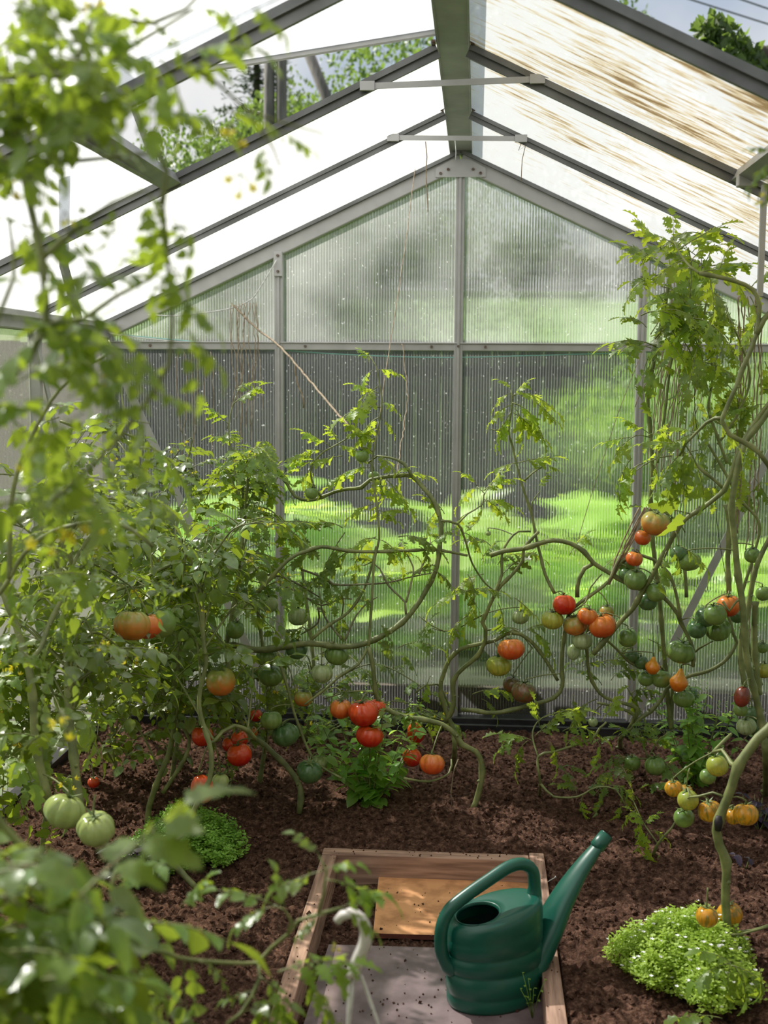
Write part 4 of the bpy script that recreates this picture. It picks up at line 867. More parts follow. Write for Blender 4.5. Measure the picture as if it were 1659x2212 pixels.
def tomato(x, y_, d, Y, mat, shape, label, tilt=(0, 0), group=None):
    c = at(x, y_, Y=Y); r = 1.05*d/2*(c-CAM).dot(fw)/F
    me, sq = fruit_mesh(shape, mat, random.randrange(3))
    nm = 'tomato'
    o = bpy.data.objects.new(nm, me); COL.objects.link(o); o.location = c; o.scale = (r, r, r)
    o.rotation_euler = (tilt[0]+random.uniform(-.25, .25), tilt[1]+random.uniform(-.25, .25), random.random()*6.28)
    tag(o, label, 'tomato', group)
    top = sq*.80 if shape not in ('pear', 'plum') else sq
    inst('calyx', random.choice(CALM), o, Matrix.Translation((0, 0, top+.06)) @ Matrix.Scale(1.25 if shape != 'pear' else .6, 4))
    # stalk to the nearest stem above
    bpy_m = Matrix.Translation(c) @ o.rotation_euler.to_matrix().to_4x4() @ Matrix.Scale(r, 4); tp = bpy_m @ Vector((0, 0, top))
    best = None; bd = .16
    for q_ in NODES:
        if q_.z > tp.z-.01:
            dd = (q_-tp).length
            if dd < bd: bd = dd; best = q_
    if best is None: best = tp+Vector((random.uniform(-.02, .02), .0, .05))
    inv = bpy_m.inverted(); mid = tp.lerp(best, .5)+Vector((0, 0, .012)); m = MB()
    pts = spline([tp, tp+Vector((0, 0, .012)), mid, best], .012); rs = .0021/r
    m.tube([inv @ p for p in pts], rs, 6); m.build('stalk', STEM, o, smooth=True)
    return o
T = [
 (285,1350,74,-1.9,'turn','ribbed','largest orange and green tomato among the left thicket leaves'),
 (318,1352,60,-1.85,'orred','ribbed','orange red tomato pressed against the big orange green one on the left'),
 (345,1346,66,-1.7,'green','round','green tomato right behind the orange pair in the left thicket'),
 (415,1348,46,-1.3,'green','round','dull green tomato half hidden behind the crooked left stem'),
 (508,1360,40,-1.1,'green','round','pale green tomato high left of the horizontal vine stem'),
 (477,1472,62,-1.45,'turn','round','green tomato blushing orange below, hanging beside the crooked left stem'),
 (577,1420,42,-1.05,'green','ribbed','green tomato just under the long horizontal stem, left of the first gable post'),
 (586,1460,48,-1.0,'green','ribbed','green tomato lowest of the pair beneath the horizontal stem beside the left gable post'),
 (640,1402,44,-1.05,'dgreen','round','dark green tomato behind a leaf where the horizontal stem crosses the left gable post'),
 (644,1332,42,-.95,'pale','ribbed','pale green tomato above the horizontal stem beside the left gable post'),
 (579,1305,40,-.95,'pale','ribbed','pale whitish green tomato highest left of the first gable post'),
 (727,1415,46,-1.05,'green','ribbed','green tomato hanging under the arching stem left of its junction'),
 (695,1455,44,-1.1,'pale','ribbed','solitary pale green tomato above the dark sill left of the red cluster'),
 (655,1507,38,-1.1,'turn','lumpy','half red half green tomato left of the red central cluster'),
 (736,1531,46,-1.15,'orred','ribbed','orange red tomato, leftmost of the central red cluster'),
 (785,1540,62,-1.2,'red','ribbed','biggest bright red tomato in the middle of the central cluster'),
 (815,1527,36,-1.1,'red','ribbed','small red tomato tucked behind the biggest one of the central cluster'),
 (798,1589,54,-1.2,'red','ribbed','round red tomato hanging lowest in the central cluster'),
 (586,1556,46,-1.2,'green','ribbed','green ribbed tomato, upper of two left of the central red cluster'),
 (617,1587,56,-1.2,'dgreen','lobed','large dark green ribbed tomato, lower of two left of the central red cluster'),
 (552,1545,28,-1.0,'red','round','small red tomato partly hidden behind green fruits at left centre'),
 (668,1667,50,-1.25,'dgreen','lumpy','lumpy dark green tomato hanging just above the soil at the centre left'),
 (690,1645,34,-1.15,'pale','ribbed','small pale ribbed tomato directly behind the lumpy dark green one'),
 (933,1650,50,-1.25,'orred','ribbed','orange red ribbed tomato hanging alone above the soil right of the basil'),
 (890,1636,40,-1.1,'red','round','dark red tomato in shade between the basil and the lone orange red fruit'),
 (898,1583,34,-1.05,'red','plum','narrow red tomato under the thick stem above the lone orange red fruit'),
 (437,1589,46,-1.35,'red','round','red tomato behind the crooked left stem, above the dark soil'),
 (517,1630,50,-1.3,'red','round','glossy red tomato lowest of the small cluster at left centre'),
 (496,1608,32,-1.2,'red','round','dark red tomato on the left of the small cluster at left centre'),
 (517,1596,36,-1.2,'red','round','dark red tomato on top of the small cluster at left centre'),
 (542,1582,28,-1.0,'orred','round','small red tomato behind the small cluster near the gable foot'),
 (437,1704,46,-1.55,'red','plum','long red tomato crossed by the crooked stem above the curly herb'),
 (476,1687,36,-1.45,'ltgreen','ribbed','little light green tomato right of the long red one over the curly herb'),
 (463,1535,24,-1.0,'red','round','small red tomato by the gable foot behind the crooked left stem'),
 (202,1690,24,-1.2,'red','round','tiny red tomato deep in the shade of the left thicket'),
 (207,1790,78,-2.6,'ltgreen','ribbed','shiny pale green tomato, lower of the blurred pair at the lower left'),
 (140,1752,80,-2.5,'ltgreen','ribbed','shiny pale green tomato, upper of the blurred pair at the lower left'),
 (313,2180,42,-3.3,'pale','ribbed','small pale tomato near the bottom edge at the left'),
 (1416,1130,60,-1.15,'turn','lobed','large orange brown ribbed tomato hanging highest before the right gable post'),
 (1388,1161,34,-1.1,'orred','round','small orange tomato just under the large orange brown one'),
 (1370,1207,36,-.95,'orred','ribbed','orange tomato half hidden behind the looping stem at the right gable post'),
 (1354,1216,40,-.9,'green','round','green tomato directly behind the looping stem at the right gable post'),
 (1350,1240,26,-.95,'dgreen','round','small shaded green tomato beneath the loop of the stem at the right gable post'),
 (1372,1252,48,-1.05,'green','ribbed','upper green tomato of three below the looping stem at the right'),
 (1417,1279,42,-1.05,'green','round','middle green tomato of three crossed by the oblique stem'),
 (1399,1299,40,-1.0,'dgreen','round','lowest green tomato of three behind the oblique stem'),
 (1466,1195,34,-1.25,'dgreen','round','green tomato partly under a dark leaf, upper left of the high right pair'),
 (1489,1213,46,-1.25,'green','lobed','deeply ribbed green tomato, larger of the high right pair'),
 (1625,1199,34,-1.0,'green','round','green tomato between the thick vines at the right edge, topmost'),
 (1649,1282,32,-1.0,'green','round','green tomato cut by the right edge beside the thick vines'),
 (782,985,28,-1.05,'green','round','small green tomato high on the upright central shoot'),
 (673,1065,27,-1.05,'green','round','small green tomato sitting on the curled left end of the arching stem'),
 (808,1029,24,-.92,'green','round','little green tomato behind the crossing of arching stem and upright shoot'),
 (821,1054,15,-1.0,'green','round','tiny green tomato below the crossing of the arching stem'),
 (1218,1306,46,-.95,'red','lumpy','lumpy bright red tomato at the top left of the right hand cluster'),
 (1193,1339,44,-.95,'ygreen','ribbed','yellow green tomato, leftmost of the right hand cluster'),
 (1243,1350,50,-.95,'turn','lobed','green and orange tomato behind the curved stem in the right hand cluster'),
 (1269,1331,40,-1.0,'orred','ribbed','orange tomato in the middle of the right hand cluster'),
 (1301,1352,58,-1.0,'orred','lobed','large orange red ribbed tomato on the right of the right hand cluster'),
 (1310,1322,32,-.95,'turn','round','small orange green tomato resting above the large orange red one'),
 (1258,1384,42,-.95,'pale','ribbed','pale green ribbed tomato hanging under the right hand cluster'),
 (1239,1408,26,-.9,'pale','plum','small pale oblong tomato lowest under the right hand cluster'),
 (1104,1402,54,-.95,'orred','lobed','orange red tomato hanging alone right of the middle gable post'),
 (1078,1437,50,-.9,'ygreen','ribbed','greenish tomato touching the lone orange red one from below'),
 (1106,1478,38,-.85,'brown','round','smaller brown tomato of the dark pair right of the middle gable post'),
 (1131,1495,50,-.95,'brown','ribbed','larger brown green tomato of the dark pair right of the middle gable post'),
 (1124,1332,36,-.8,'pale','lobed','small whitish green tomato alone against the bright gable'),
 (1356,1377,42,-.95,'green','round','shiny green tomato right of the end of the oblique stem'),
 (1365,1417,28,-.85,'dgreen','round','small dark green tomato, left of the two beside the first orange pear fruit'),
 (1385,1431,30,-.85,'dgreen','round','small dark green tomato touching the first orange pear fruit'),
 (1410,1437,30,-.9,'pear','pear','narrow orange pear shaped tomato, left one of two'),
 (1395,1466,32,-.85,'green','round','green tomato under the left orange pear shaped fruit'),
 (1428,1466,40,-.85,'green','round','green tomato between the two orange pear shaped fruits'),
 (1467,1469,38,-.9,'pear','pear','fat orange pear shaped tomato, right one of two'),
 (1470,1408,56,-.95,'green','lobed','broad pale ribbed green tomato in front of the diagonal brace'),
 (1506,1359,40,-1.0,'dgreen','round','dark green tomato, leftmost of the cluster by the thick right vine'),
 (1526,1332,44,-1.0,'dgreen','round','dark green tomato upper left in the cluster by the thick right vine'),
 (1545,1328,46,-1.1,'green','round','foremost green tomato of the cluster by the thick right vine'),
 (1551,1359,54,-.95,'green','ribbed','big green tomato lowest in the cluster by the thick right vine'),
 (1574,1308,48,-1.05,'orred','round','dull red tomato on top of the cluster by the thick right vine'),
 (1593,1331,30,-.95,'dgreen','round','green tomato between the dull red one and the thick right vine'),
 (1477,1509,42,-.8,'green','ribbed','green tomato hanging under the fat orange pear shaped fruit'),
 (1493,1500,30,-.75,'dgreen','round','small green tomato right behind the one under the orange pear fruit'),
 (1603,1505,34,-1.25,'plum','plum','dark red plum shaped tomato left of the thick right vine'),
 (1600,1533,30,-1.2,'green','round','green tomato right under the dark plum shaped one'),
 (1625,1542,34,-1.1,'dgreen','round','dark green tomato behind the thick right vine, upper of three'),
 (1612,1569,40,-1.15,'pale','ribbed','pale green tomato, left of the low pair behind the right vine'),
 (1629,1571,36,-1.1,'dgreen','ribbed','dark green tomato, right of the low pair behind the right vine'),
 (1549,1654,46,-1.9,'ygreen','round','yellowish green tomato hanging above the right basil'),
 (1529,1677,34,-1.8,'green','round','green tomato below and left of the yellowish one over the right basil'),
 (1455,1703,36,-1.9,'strip','round','small orange tomato at the left end of the low striped cluster'),
 (1481,1710,30,-1.85,'strip','round','orange tomato mostly hidden behind the yellow green one of the low cluster'),
 (1486,1728,44,-2.0,'ygreen','round','bright yellow green tomato of the low striped cluster'),
 (1477,1766,42,-1.95,'green','round','green tomato hanging lowest in the low striped cluster'),
 (1533,1752,48,-2.0,'strip','ribbed','orange striped tomato just left of the thick leaning stem'),
 (1611,1759,52,-2.1,'strip','ribbed','orange tomato with dark green stripes right of the thick leaning stem'),
 (1584,1763,36,-2.0,'strip','round','orange tomato squeezed between the leaning stem and the striped one'),
 (1647,1399,24,-1.0,'green','round','small green tomato at the right edge in mid height'),
 (1649,1448,34,-1.0,'ygreen','round','yellowish tomato behind vines at the right edge'),
 (1365,1648,34,-.85,'green','round','green tomato near the soil among leaves, left of the low pair'),
 (1415,1654,44,-.9,'green','ribbed','green ribbed tomato near the soil among leaves, right of the low pair'),
 (1281,1560,20,-.8,'pale','round','tiny pale tomato on the lower tangle of stems before the sill'),
 (1527,1980,46,-2.25,'strip','round','orange striped tomato above the white flowered herb, left of the stem'),
 (1576,1975,52,-2.05,'strip','round','orange and green tomato above the herb, half behind the leaning stem'),
 (1055,1152,11,-.8,'pale','round','tiny whitish fruit against the bright squash leaves'),
]
random.seed(77)
for t_ in T: tomato(*t_)

# ------------------------------------------------------------------ herbs
def basil(base, label, n_stems, h, spread, mat, seed, lw=.045, cat='basil', name='basil_plant', flowers=True):
    R = random.Random(seed); o = empty(name, base); tag(o, label, cat)
    for i in range(n_stems):
        a = R.random()*6.28; s_ = R.uniform(.2, 1)*spread; H = h*R.uniform(.6, 1.)
        P = spline([Vector((0, 0, 0)), Vector((math.cos(a)*s_*.5, math.sin(a)*s_*.5, H*.4)), Vector((math.cos(a)*s_, math.sin(a)*s_, H))], .02)
        m = MB(); m.tube(P, [.0028-.0018*k/len(P) for k in range(len(P))], 5); m.build('stem', STEM, o, smooth=True)
        m = MB()
        for k in range(2, len(P), 2):
            for s2 in (0, 1):
                az = k*1.57/2*1.3+s2*math.pi+R.uniform(-.3, .3); L = lw*R.uniform(.6, 1.2)*(1.1-.45*k/len(P))
                M = Matrix.Translation(P[k]) @ Matrix.Rotation(az, 4, 'Z') @ Matrix.Rotation(R.uniform(-.3, .5), 4, 'Y') @ Matrix.Rotation(R.uniform(-.3, .3), 4, 'X')
                leaflet(m, M, L, L*.32, 0, .25, .2, 5)
        if flowers:
            tp = P[-1]
            for q_ in range(8): 
                M = Matrix.Translation(tp+Vector((0, 0, .006*q_))) @ Matrix.Rotation(q_*1.9, 4, 'Z') @ Matrix.Rotation(-.5, 4, 'Y'); leaflet(m, M, .009, .003, 0, .2, 0, 3)
        m.build('foliage', mat, o, smooth=True)
    return o
basil(gb(800, 1745), 'bright green flowering basil rooted at the centre under the red cluster', 34, .38, .23, BASIL, 3, .062)
basil(gb(1500, 1690), 'tall pale green basil standing left of the thick leaning stem at right', 26, .38, .19, BASIL, 4, .055)
basil(gb(480, 1735), 'small green basil behind the right side of the left curly herb', 9, .17, .06, BASIL, 5, .03, flowers=False)
basil(gb(320, 1900), 'dark purple basil at the left beside the curly herb', 12, .15, .12, PURP, 6, .07, flowers=False)
basil(gb(1640, 1800), 'dark purple basil at the right edge behind the striped tomatoes', 10, .13, .08, PURP, 8, .05, flowers=False)
basil(gb(1610, 1870), 'purple leaved seedling on the soil right of the thick leaning stem', 4, .05, .05, PURP, 9, .04, flowers=False)
WHITE = simple('white_blossom', (.8, .8, .82), (.9, .9, .9), 20, .6)
def cushion(base, label, rx, ry, h, mat, n_, seed, flowers, cat):
    R = random.Random(seed); o = empty('herb_cushion', base); tag(o, label, cat)
    m = MB(); fl = MB(); st = MB()
    for i in range(n_):
        a = R.random()*6.28; q_ = math.sqrt(R.random()); ez = R.uniform(.45, 1.08)
        rim = 1+.18*math.sin(a*3+seed)+.1*math.sin(a*7)
        x, y_ = rx*q_*rim*math.cos(a), ry*q_*rim*math.sin(a); hz = h*math.sqrt(max(.03, 1-q_*q_*.93))*ez*(1+.2*noise.noise(Vector((x*14, y_*14, seed))))
        p = Vector((x, y_, hz)); dr = Vector((x/rx*.8+R.uniform(-.5, .5), y_/ry*.8+R.uniform(-.5, .5), 1)).normalized()
        if i % 6 == 0: st.tube([Vector((x*.4, y_*.4, 0)), p], .0011, 3)
        for k in range(6):
            M = frame_mat(p+dr*.004*k, Vector((math.cos(k*2.4+i), math.sin(k*2.4+i), R.uniform(.0, .8))), dr, 0, 1)
            L = R.uniform(.008, .0135); leaflet(m, M, L, L*.32, 0, .2, .1, 2)
        if flowers and R.random() < .07:
            for k in range(5):
                M = frame_mat(p+dr*.024, Vector((math.cos(k*1.26), math.sin(k*1.26), .5)), dr, 0, 1); leaflet(fl, M, .006, .0026, 0, .2, 0, 2)
    st.build('stem', STEM, o); m.build('foliage', mat, o, smooth=True)
    if flowers: f_ = fl.build('blossom', WHITE, o, smooth=True); f_['label'] = 'tiny white blossoms'; f_['kind'] = 'stuff'
    return o
cushion(gb(1490, 2110)+Vector((0, .0, 0)), 'bright lime green herb cushion with tiny white flowers at the lower right', .155, .19, .13, HERB, 3200, 5, True, 'herb')
cushion(gb(400, 1840), 'rounded mid green herb cushion on the soil at the left', .155, .17, .14, HERBD, 3000, 2, False, 'herb')
def weed(base, seed, lab):
    R = random.Random(seed); o = empty('seedling', base); tag(o, lab, 'weed'); m = MB()
    for i in range(5):
        a = R.random()*6.28; e = Vector((math.cos(a)*.03, math.sin(a)*.02, .06+.05*R.random())); m.tube([Vector(), e*.5+Vector((0,0,.01)), e], .0008, 4)
        for k in range(3): leaflet(m, Matrix.Translation(e*(.5+.25*k)) @ Matrix.Rotation(R.random()*6, 4, 'Z'), .010, .004, 0, .1, .1, 2)
    m.build('foliage', HERBD, o, smooth=True)
p = at(1150, 2200, Z=-.06); weed(p, 4, 'thin weed seedlings between the watering can and the right edging board')
# big floppy leaf of a seedling by the gable foot
basil(gb(690, 1600), 'grey green broad leaved seedling by the black sill left of the central cluster', 5, .07, .10, LEAF, 12, .10, 'seedling', 'broad_leaved_seedling', False)

# ------------------------------------------------------------------ twine, cords, hanger
def line(name, pts, r, mat, label, cat, group=None, step=.03, wig=0):
    c = pts[0].copy(); P = spline(pts, step)
    if wig: P = [p+Vector((random.uniform(-wig, wig), random.uniform(-wig, wig), random.uniform(-wig, wig))) for p in P]
    m = MB(); m.tube([p-c for p in P], r, 6); o = m.build(name, mat, loc=c, smooth=True); return tag(o, label, cat, group)
CORDW = simple('white_cord', (.55, .55, .53), (.75, .75, .72), 60, .6)
TURQ = simple('turquoise_cord', (.25, .62, .58), (.4, .75, .7), 60, .6)
P_ = lambda L, Y: [at(a, b, Y=Y) for a, b in L]
line('turquoise_cord', P_([(250,722),(420,738),(560,752),(700,763),(850,770),(985,772),(1150,768),(1390,761),(1470,758)], -.006), .0022, TURQ, 'turquoise cord stretched across the gable just below the transom', 'cord')
line('white_cord', P_([(597,562),(575,600),(545,645),(520,660),(490,668),(440,676),(380,682),(320,680)], -.06), .0028, CORDW, 'slack white cord tied to the left bracket of the gable', 'cord')
line('white_cord', P_([(232,718),(280,727),(370,737)], -.06), .003, CORDW, 'short white cord hooked at the left gable corner', 'cord')
line('dried_vine', [at(x_, y_, Y=Y_) for x_, y_, Y_ in ((505,660,-.07),(550,705,-.15),(600,745,-.3),(650,800,-.45),(700,860,-.65),(740,905,-.8),(780,945,-.98))], .004, DRY, 'long dry brown vine sloping from the knot down to the central shoot', 'twine', wig=.002)
line('dried_vine', P_([(636,785),(645,830),(655,870),(657,880)], -.41), .003, DRY, 'short dry tendril hanging off the sloping brown vine', 'twine', wig=.004)
line('twine', [at(x_, y_, Y=Y_) for x_, y_, Y_ in ((897,362,-.04),(888,430,-.15),(880,500,-.28),(862,620,-.5),(843,740,-.7),(825,860,-.9),(818,940,-1.02))], .0016, DRY, 'thin tan twine from the left gable slope down to the central shoot', 'twine', wig=.001)
line('twine', P_([(918,305),(922,340),(920,380),(925,457)], -.8), .002, DRY, 'short frayed twine hanging from the left end of the roof tie', 'twine', wig=.002)
line('twine', P_([(983,300),(985,330),(984,345)], -.82), .0018, CORDW, 'pale string end dangling from the ridge', 'twine')
line('twine', P_([(1128,304),(1120,325),(1135,315),(1128,345),(1126,390)], -.82), .0016, DRY, 'looped thin string on the right end of the roof tie', 'twine')
line('twine', [at(x_, y_, Y=Y_) for x_, y_, Y_ in ((868,742,-.03),(880,850,-.3),(872,920,-.6),(858,1028,-1.0))], .002, DRY, 'faint dry twine before the pane right of the central shoot', 'twine', wig=.004)
line('twine', P_([(1395,740),(1340,880),(1300,1000),(1265,1110),(1240,1200)], -.3), .0014, DRY, 'thin dark twine slanting across the right middle pane', 'twine')
line('twine', P_([(976,1745),(974,1710),(982,1660),(990,1640)], -1.15), .002, DRY, 'pale string dangling to the soil left of the bent central stem', 'twine')
rl = random.Random(8)
ORD = ['leftmost', 'second from the left', 'third from the left', 'fourth from the left', 'fifth from the left', 'middle one', 'fifth from the right', 'fourth from the right', 'third from the right', 'second from the right', 'rightmost']
for i in range(11):
    x = 500+i*5.5; line('twine', P_([(x, 655), (x+rl.uniform(-8, 8), 720), (x+rl.uniform(-8, 14), 800), (x+rl.uniform(-14, 18), rl.uniform(850, 960))], -.075), .0016, DRY, 'dry brown fibre, '+ORD[i]+' in the bundle below the slack cord', 'twine', 'dry fibres hanging at the left gable', wig=.004)
for i in range(6):
    x = 385+i*14; line('twine', P_([(x, 760), (x+rl.uniform(-8, 8), 850), (x+rl.uniform(-10, 10), rl.uniform(920, 1050))], -.3), .0015, DRY, 'dry brown strand, '+[ORD[0], ORD[1], ORD[2], ORD[8], ORD[9], ORD[10]][i]+' before the left corner pane', 'twine', 'dry strands at the left corner pane', wig=.004)
for i in range(24):
    x = 1425+rl.uniform(0, 110); x2 = x+rl.uniform(-50, 10); e = rl.uniform(850, 1130)
    line('twine', P_([(x, rl.uniform(570, 640)), (x+rl.uniform(-12, 12), 720), (x2+rl.uniform(-12, 12), 820), (x2-20, e)], -.7+rl.uniform(-.1, .1)), .0017, DRY, 'dry tan fibre hanging in the tangle under the bushy top at the right gable post', 'twine', 'dry fibres at the right gable post', wig=.003)
for i in range(8):
    x = 1590+rl.uniform(0, 60); line('twine', P_([(x, 640), (x+rl.uniform(-8, 8), 740), (x+rl.uniform(-10, 10), 900), (x+rl.uniform(-30, 10), rl.uniform(1000, 1480))], -.75), .0024, DRY, 'reddish dry twine hanging among the thick vines at the right edge', 'twine', 'dry twine at the right edge', wig=.004)
for i in range(7):
    a = rl.uniform(-14, 14); line('twine', P_([(1392+a, 1095), (1365+a, 1150), (1335+a*.6, 1210), (1316, 1262)], -.93), .0026, DRY, 'dry stalk fibre in the sheaf leaning down to the looping stem', 'twine', 'dry sheaf beside the orange brown tomato', wig=.003)
for x0, y0, x1, y1 in ((1408,1310,1412,1470),(1420,1350,1425,1500),(1545,930,1580,1310),(1500,820,1520,1000)):
    line('twine', P_([(x0,y0),(x0+3,(y0+y1)//2),(x1,y1)], -.8), .0012, RUBBER, {1408:'thin dark string left of the first pear fruit',1420:'thin dark string ending between the pear fruits',1545:'thin dark string crossing the right thick vines',1500:'thin dark string in the upper right tangle'}[x0], 'string')
PLW = simple('yellowed_white_plastic', (.62, .58, .55), (.74, .70, .68), 10, .4)
YH = -3.35
hg = empty('hanging_basket', at(775, 1985, Y=YH)); tag(hg, 'white plastic plant hanger hook with cords, hung among leaves at the bottom centre', 'plant hanger')
c = Vector(hg.location)
def hp_(L, dy=0): return [at(a, b, Y=YH+dy)-c for a, b in L]
m = MB(); Pp = spline(hp_([(728,1990),(738,1978),(757,1972),(778,1984),(791,2012),(787,2042),(775,2068),(768,2090)]), .008); m.tube(Pp, [.008+.004*min(1, i/6) for i in range(len(Pp))], 12, flat=.8); m.build('hook', PLW, hg, smooth=True)
m = MB(); m.tube(hp_([(770,2078),(766,2090),(763,2100),(762,2106)]), [.011, .016, .017, .014], 14, flat=.6); m.build('collar', PLW, hg, smooth=True)
bz = .42
for e, dy in ((( 756,2112,745,2330)), 0), ((( 766,2110,740,2330)), .1), ((( 780,2108,860,2330)), 0):
    a = at(e[0], e[1], Y=YH)-c; b2 = at(e[2], e[3], Y=YH+dy)-c; m = MB(); m.tube([a, b2], .0023, 6); m.build('cord', CORDW, hg, smooth=True)
m = MB(); pc = at(800, 2330, Y=YH+.03)-c; rr = [(.055, -.11), (.075, -.02), (.078, 0), (.072, 0), (.068, -.02)]
m.add([pc+Vector((r_*math.cos(2*math.pi*i/24), r_*math.sin(2*math.pi*i/24), z_)) for r_, z_ in rr for i in range(24)], [(j*24+i, j*24+(i+1) % 24, (j+1)*24+(i+1) % 24, (j+1)*24+i) for j in range(4) for i in range(24)]); m.build('pot', PLW, hg, smooth=True)

# ------------------------------------------------------------------ outdoors
GR = simple('meadow', (.05, .11, .02), (.17, .28, .06), 3, .9, 0, .5, .02)
mb = MB(); nn = 60
for j in range(nn+1):
    for i in range(nn+1):
        x = -60+120*i/nn; y_ = .04+80*(j/nn)**1.6
        z = -.05 + max(0, (y_-14))*.10 + .1*noise.noise(Vector((x*.2, y_*.2, 0)))*min(1, y_/6)
        mb.v.append((x, y_, z))
mb.f = [(j*(nn+1)+i, j*(nn+1)+i+1, (j+1)*(nn+1)+i+1, (j+1)*(nn+1)+i) for j in range(nn) for i in range(nn)]; mb.m = [0]*len(mb.f)
tag(mb.build('ground_meadow', GR, smooth=True), 'light green meadow rising outside behind the gable', 'meadow', kind='structure')
mb = MB(); mb.box((-60, -40, -.25), (-HW-.05, .05, -.06)); mb.box((HW+.05, -40, -.25), (60, .05, -.06)); mb.box((-HW-.05, -40, -.25), (HW+.05, -6.6, -.06))
tag(mb.build('ground_lawn', GR), 'lawn outside beside the greenhouse', 'lawn', kind='structure')
def crown(R, C, rad, n_, ls, m, core=True):
    for i in range(n_):
        d = Vector((R.gauss(0, 1), R.gauss(0, 1), R.gauss(0, 1))).normalized(); q_ = R.uniform(.72, 1.06)
        p = C+Vector((d.x*rad[0], d.y*rad[1], d.z*rad[2]))*q_*(1+.25*noise.noise(d*3+C))
        s_ = ls*R.uniform(.6, 1.3); M = Matrix.Translation(p) @ Euler((R.random()*6, R.random()*6, R.random()*6)).to_matrix().to_4x4()
        m.add([M @ Vector(v_) for v_ in ((0, 0, 0), (s_*.5, s_*.3, 0), (s_, 0, .1*s_), (s_*.5, -s_*.3, 0))], [(0, 1, 2, 3)])
BARK = simple('bark', (.05, .04, .03), (.12, .10, .08), 12, .9, 0, .6, .02)
def tree(x, y_, h, w, label, seed, mat=TREE, n_=5000, ls=.16, grp='trees outside', clumps=9, z0=0):
    R = random.Random(seed); o = empty('tree', (x, y_, z0)); tag(o, label, 'tree', grp)
    m = MB(); m.tube(spline([Vector((0,0,-.4)), Vector((.1,0,h*.4)), Vector((0,.1,h*.8))], .5), [.16*(1-.1*i) if i < 8 else .04 for i in range(len(spline([Vector((0,0,-.4)), Vector((.1,0,h*.4)), Vector((0,.1,h*.8))], .5)))], 8)
    m.build('trunk', BARK, o, smooth=True)
    m = MB()
    for k in range(clumps):
        a = R.random()*6.28; q_ = R.uniform(.1, .62)*w; zz = h*R.uniform(.25, .85); cr_ = w*R.uniform(.32, .5)
        crown(R, Vector((math.cos(a)*q_, math.sin(a)*q_, zz)), (cr_, cr_, cr_*.8), n_//clumps, ls, m)
    crown(R, Vector((0, 0, h*.55)), (w*.55, w*.55, h*.38), n_//3, ls, m)
    m.build('crown', mat, o, smooth=False)
def spot(x, y_, Y): return at(x, y_, Y=Y)
c = spot(830, 210, 12); tree(c.x+1.0, 12, 7.9, 3.4, 'leafy tree seen through the open left roof vent, nearest the ridge', 1, n_=26000, ls=.085)
c = spot(600, 250, 13); tree(c.x+.3, 13, 6.0, 2.2, 'leafy tree behind the poles seen through the left roof vent', 2, n_=20000, ls=.085)
c = spot(430, 320, 10); tree(c.x, 10, 4.6, 1.6, 'lower loose bush top seen at the left end of the open roof vent', 3, n_=12000, ls=.07)
# conifer beside the poles
R = random.Random(3); c = spot(555, 200, 14); o = empty('conifer', (c.x, 14, 0)); tag(o, 'dark spiky conifer left of the poles', 'tree'); m = MB(); m.tube([(0,0,-.3),(0,0,7.9)], [.16, .02], 6); m.build('trunk', BARK, o)
m = MB()
for i in range(900):
    zz = 7.9*R.random()**.8; rr_ = (7.9-zz)*.24+.05; a = R.random()*6.28; p = Vector((0, 0, zz)); e = Vector((math.cos(a)*rr_, math.sin(a)*rr_, zz-.15*rr_))
    for k in range(6):
        q_ = p.lerp(e, (k+1)/6); d = Vector((R.uniform(-1, 1), R.uniform(-1, 1), R.uniform(-.3, .5))).normalized()*.13; s_ = Vector((-d.y, d.x, 0))*.25
        m.add([q_-s_, q_+s_, q_+d], [(0, 1, 2)])
m.build('needles', TREED, o)
POLE = simple('grey_pole_wood', (.07, .065, .06), (.14, .13, .12), 8, .85, 0, .4, .01, (6, 6, .5))
up_ = empty('utility_pole', (0, 0, 0)); tag(up_, 'grey wooden utility pole of twin uprights and a leaning strut, through the vent', 'utility pole')
a0, a1, a2, a3 = spot(575, 250, 9), spot(584, 100, 9), spot(607, 250, 9), spot(608, 100, 9)
up_.location = (a0.x, 9, 0); bs = Vector(up_.location)
for q0, q1 in ((a0, a1), (a2, a3)):
    m = MB(); m.tube([Vector((q0.x, 9, -.2))-bs, Vector((q1.x, 9, q1.z+1.2))-bs], [.072, .06], 10); m.build('pole', POLE, up_, smooth=True)
b0, b1 = spot(705, 210, 9.4), spot(665, 110, 9.4); dd = b0-b1; m = MB(); m.tube([b1-dd*.6-bs, b0+dd*5.0-bs], .065, 10); m.build('strut', POLE, up_, smooth=True)
c = spot(1562, 120, 3.0)
R = random.Random(5); o = empty('tree', (c.x+.9, 3.0, -.1)); tag(o, 'leafy branch top against the sky at the upper right corner', 'tree')
m = MB(); tz = c.z
m.tube(spline([Vector((0,0,-.3)), Vector((.1,0,tz*.6)), Vector((-.4,0,tz+.0)), Vector((-.85, 0, tz+.05))], .2), .05, 8); m.build('trunk', BARK, o, smooth=True)
m = MB()
for cx_, cz_, r_ in ((-.9, .05, .19), (-.72, -.1, .22), (-.98, .22, .1), (-.5, -.25, .22), (-.2, -.15, .3), (.2, -.4, .5), (-.35, -.45, .3)):
    crown(R, Vector((cx_, 0, tz+cz_)), (r_, r_, r_), int(800*r_/.2), .075, m)
m.build('crown', TREE, o)
for i, (L, lab) in enumerate(((((1400,-30),(1659,52)), 'lower black power line crossing the sky at upper right'), (((1540,-22),(1750,50)), 'upper black power line crossing the sky at upper right'))):
    a, b2 = [at(x, y_, Y=14) for x, y_ in L]; d = b2-a
    line('power_line', [a-d*3, a, b2, b2+d*3], .012, RUBBER, lab, 'power line', step=1)
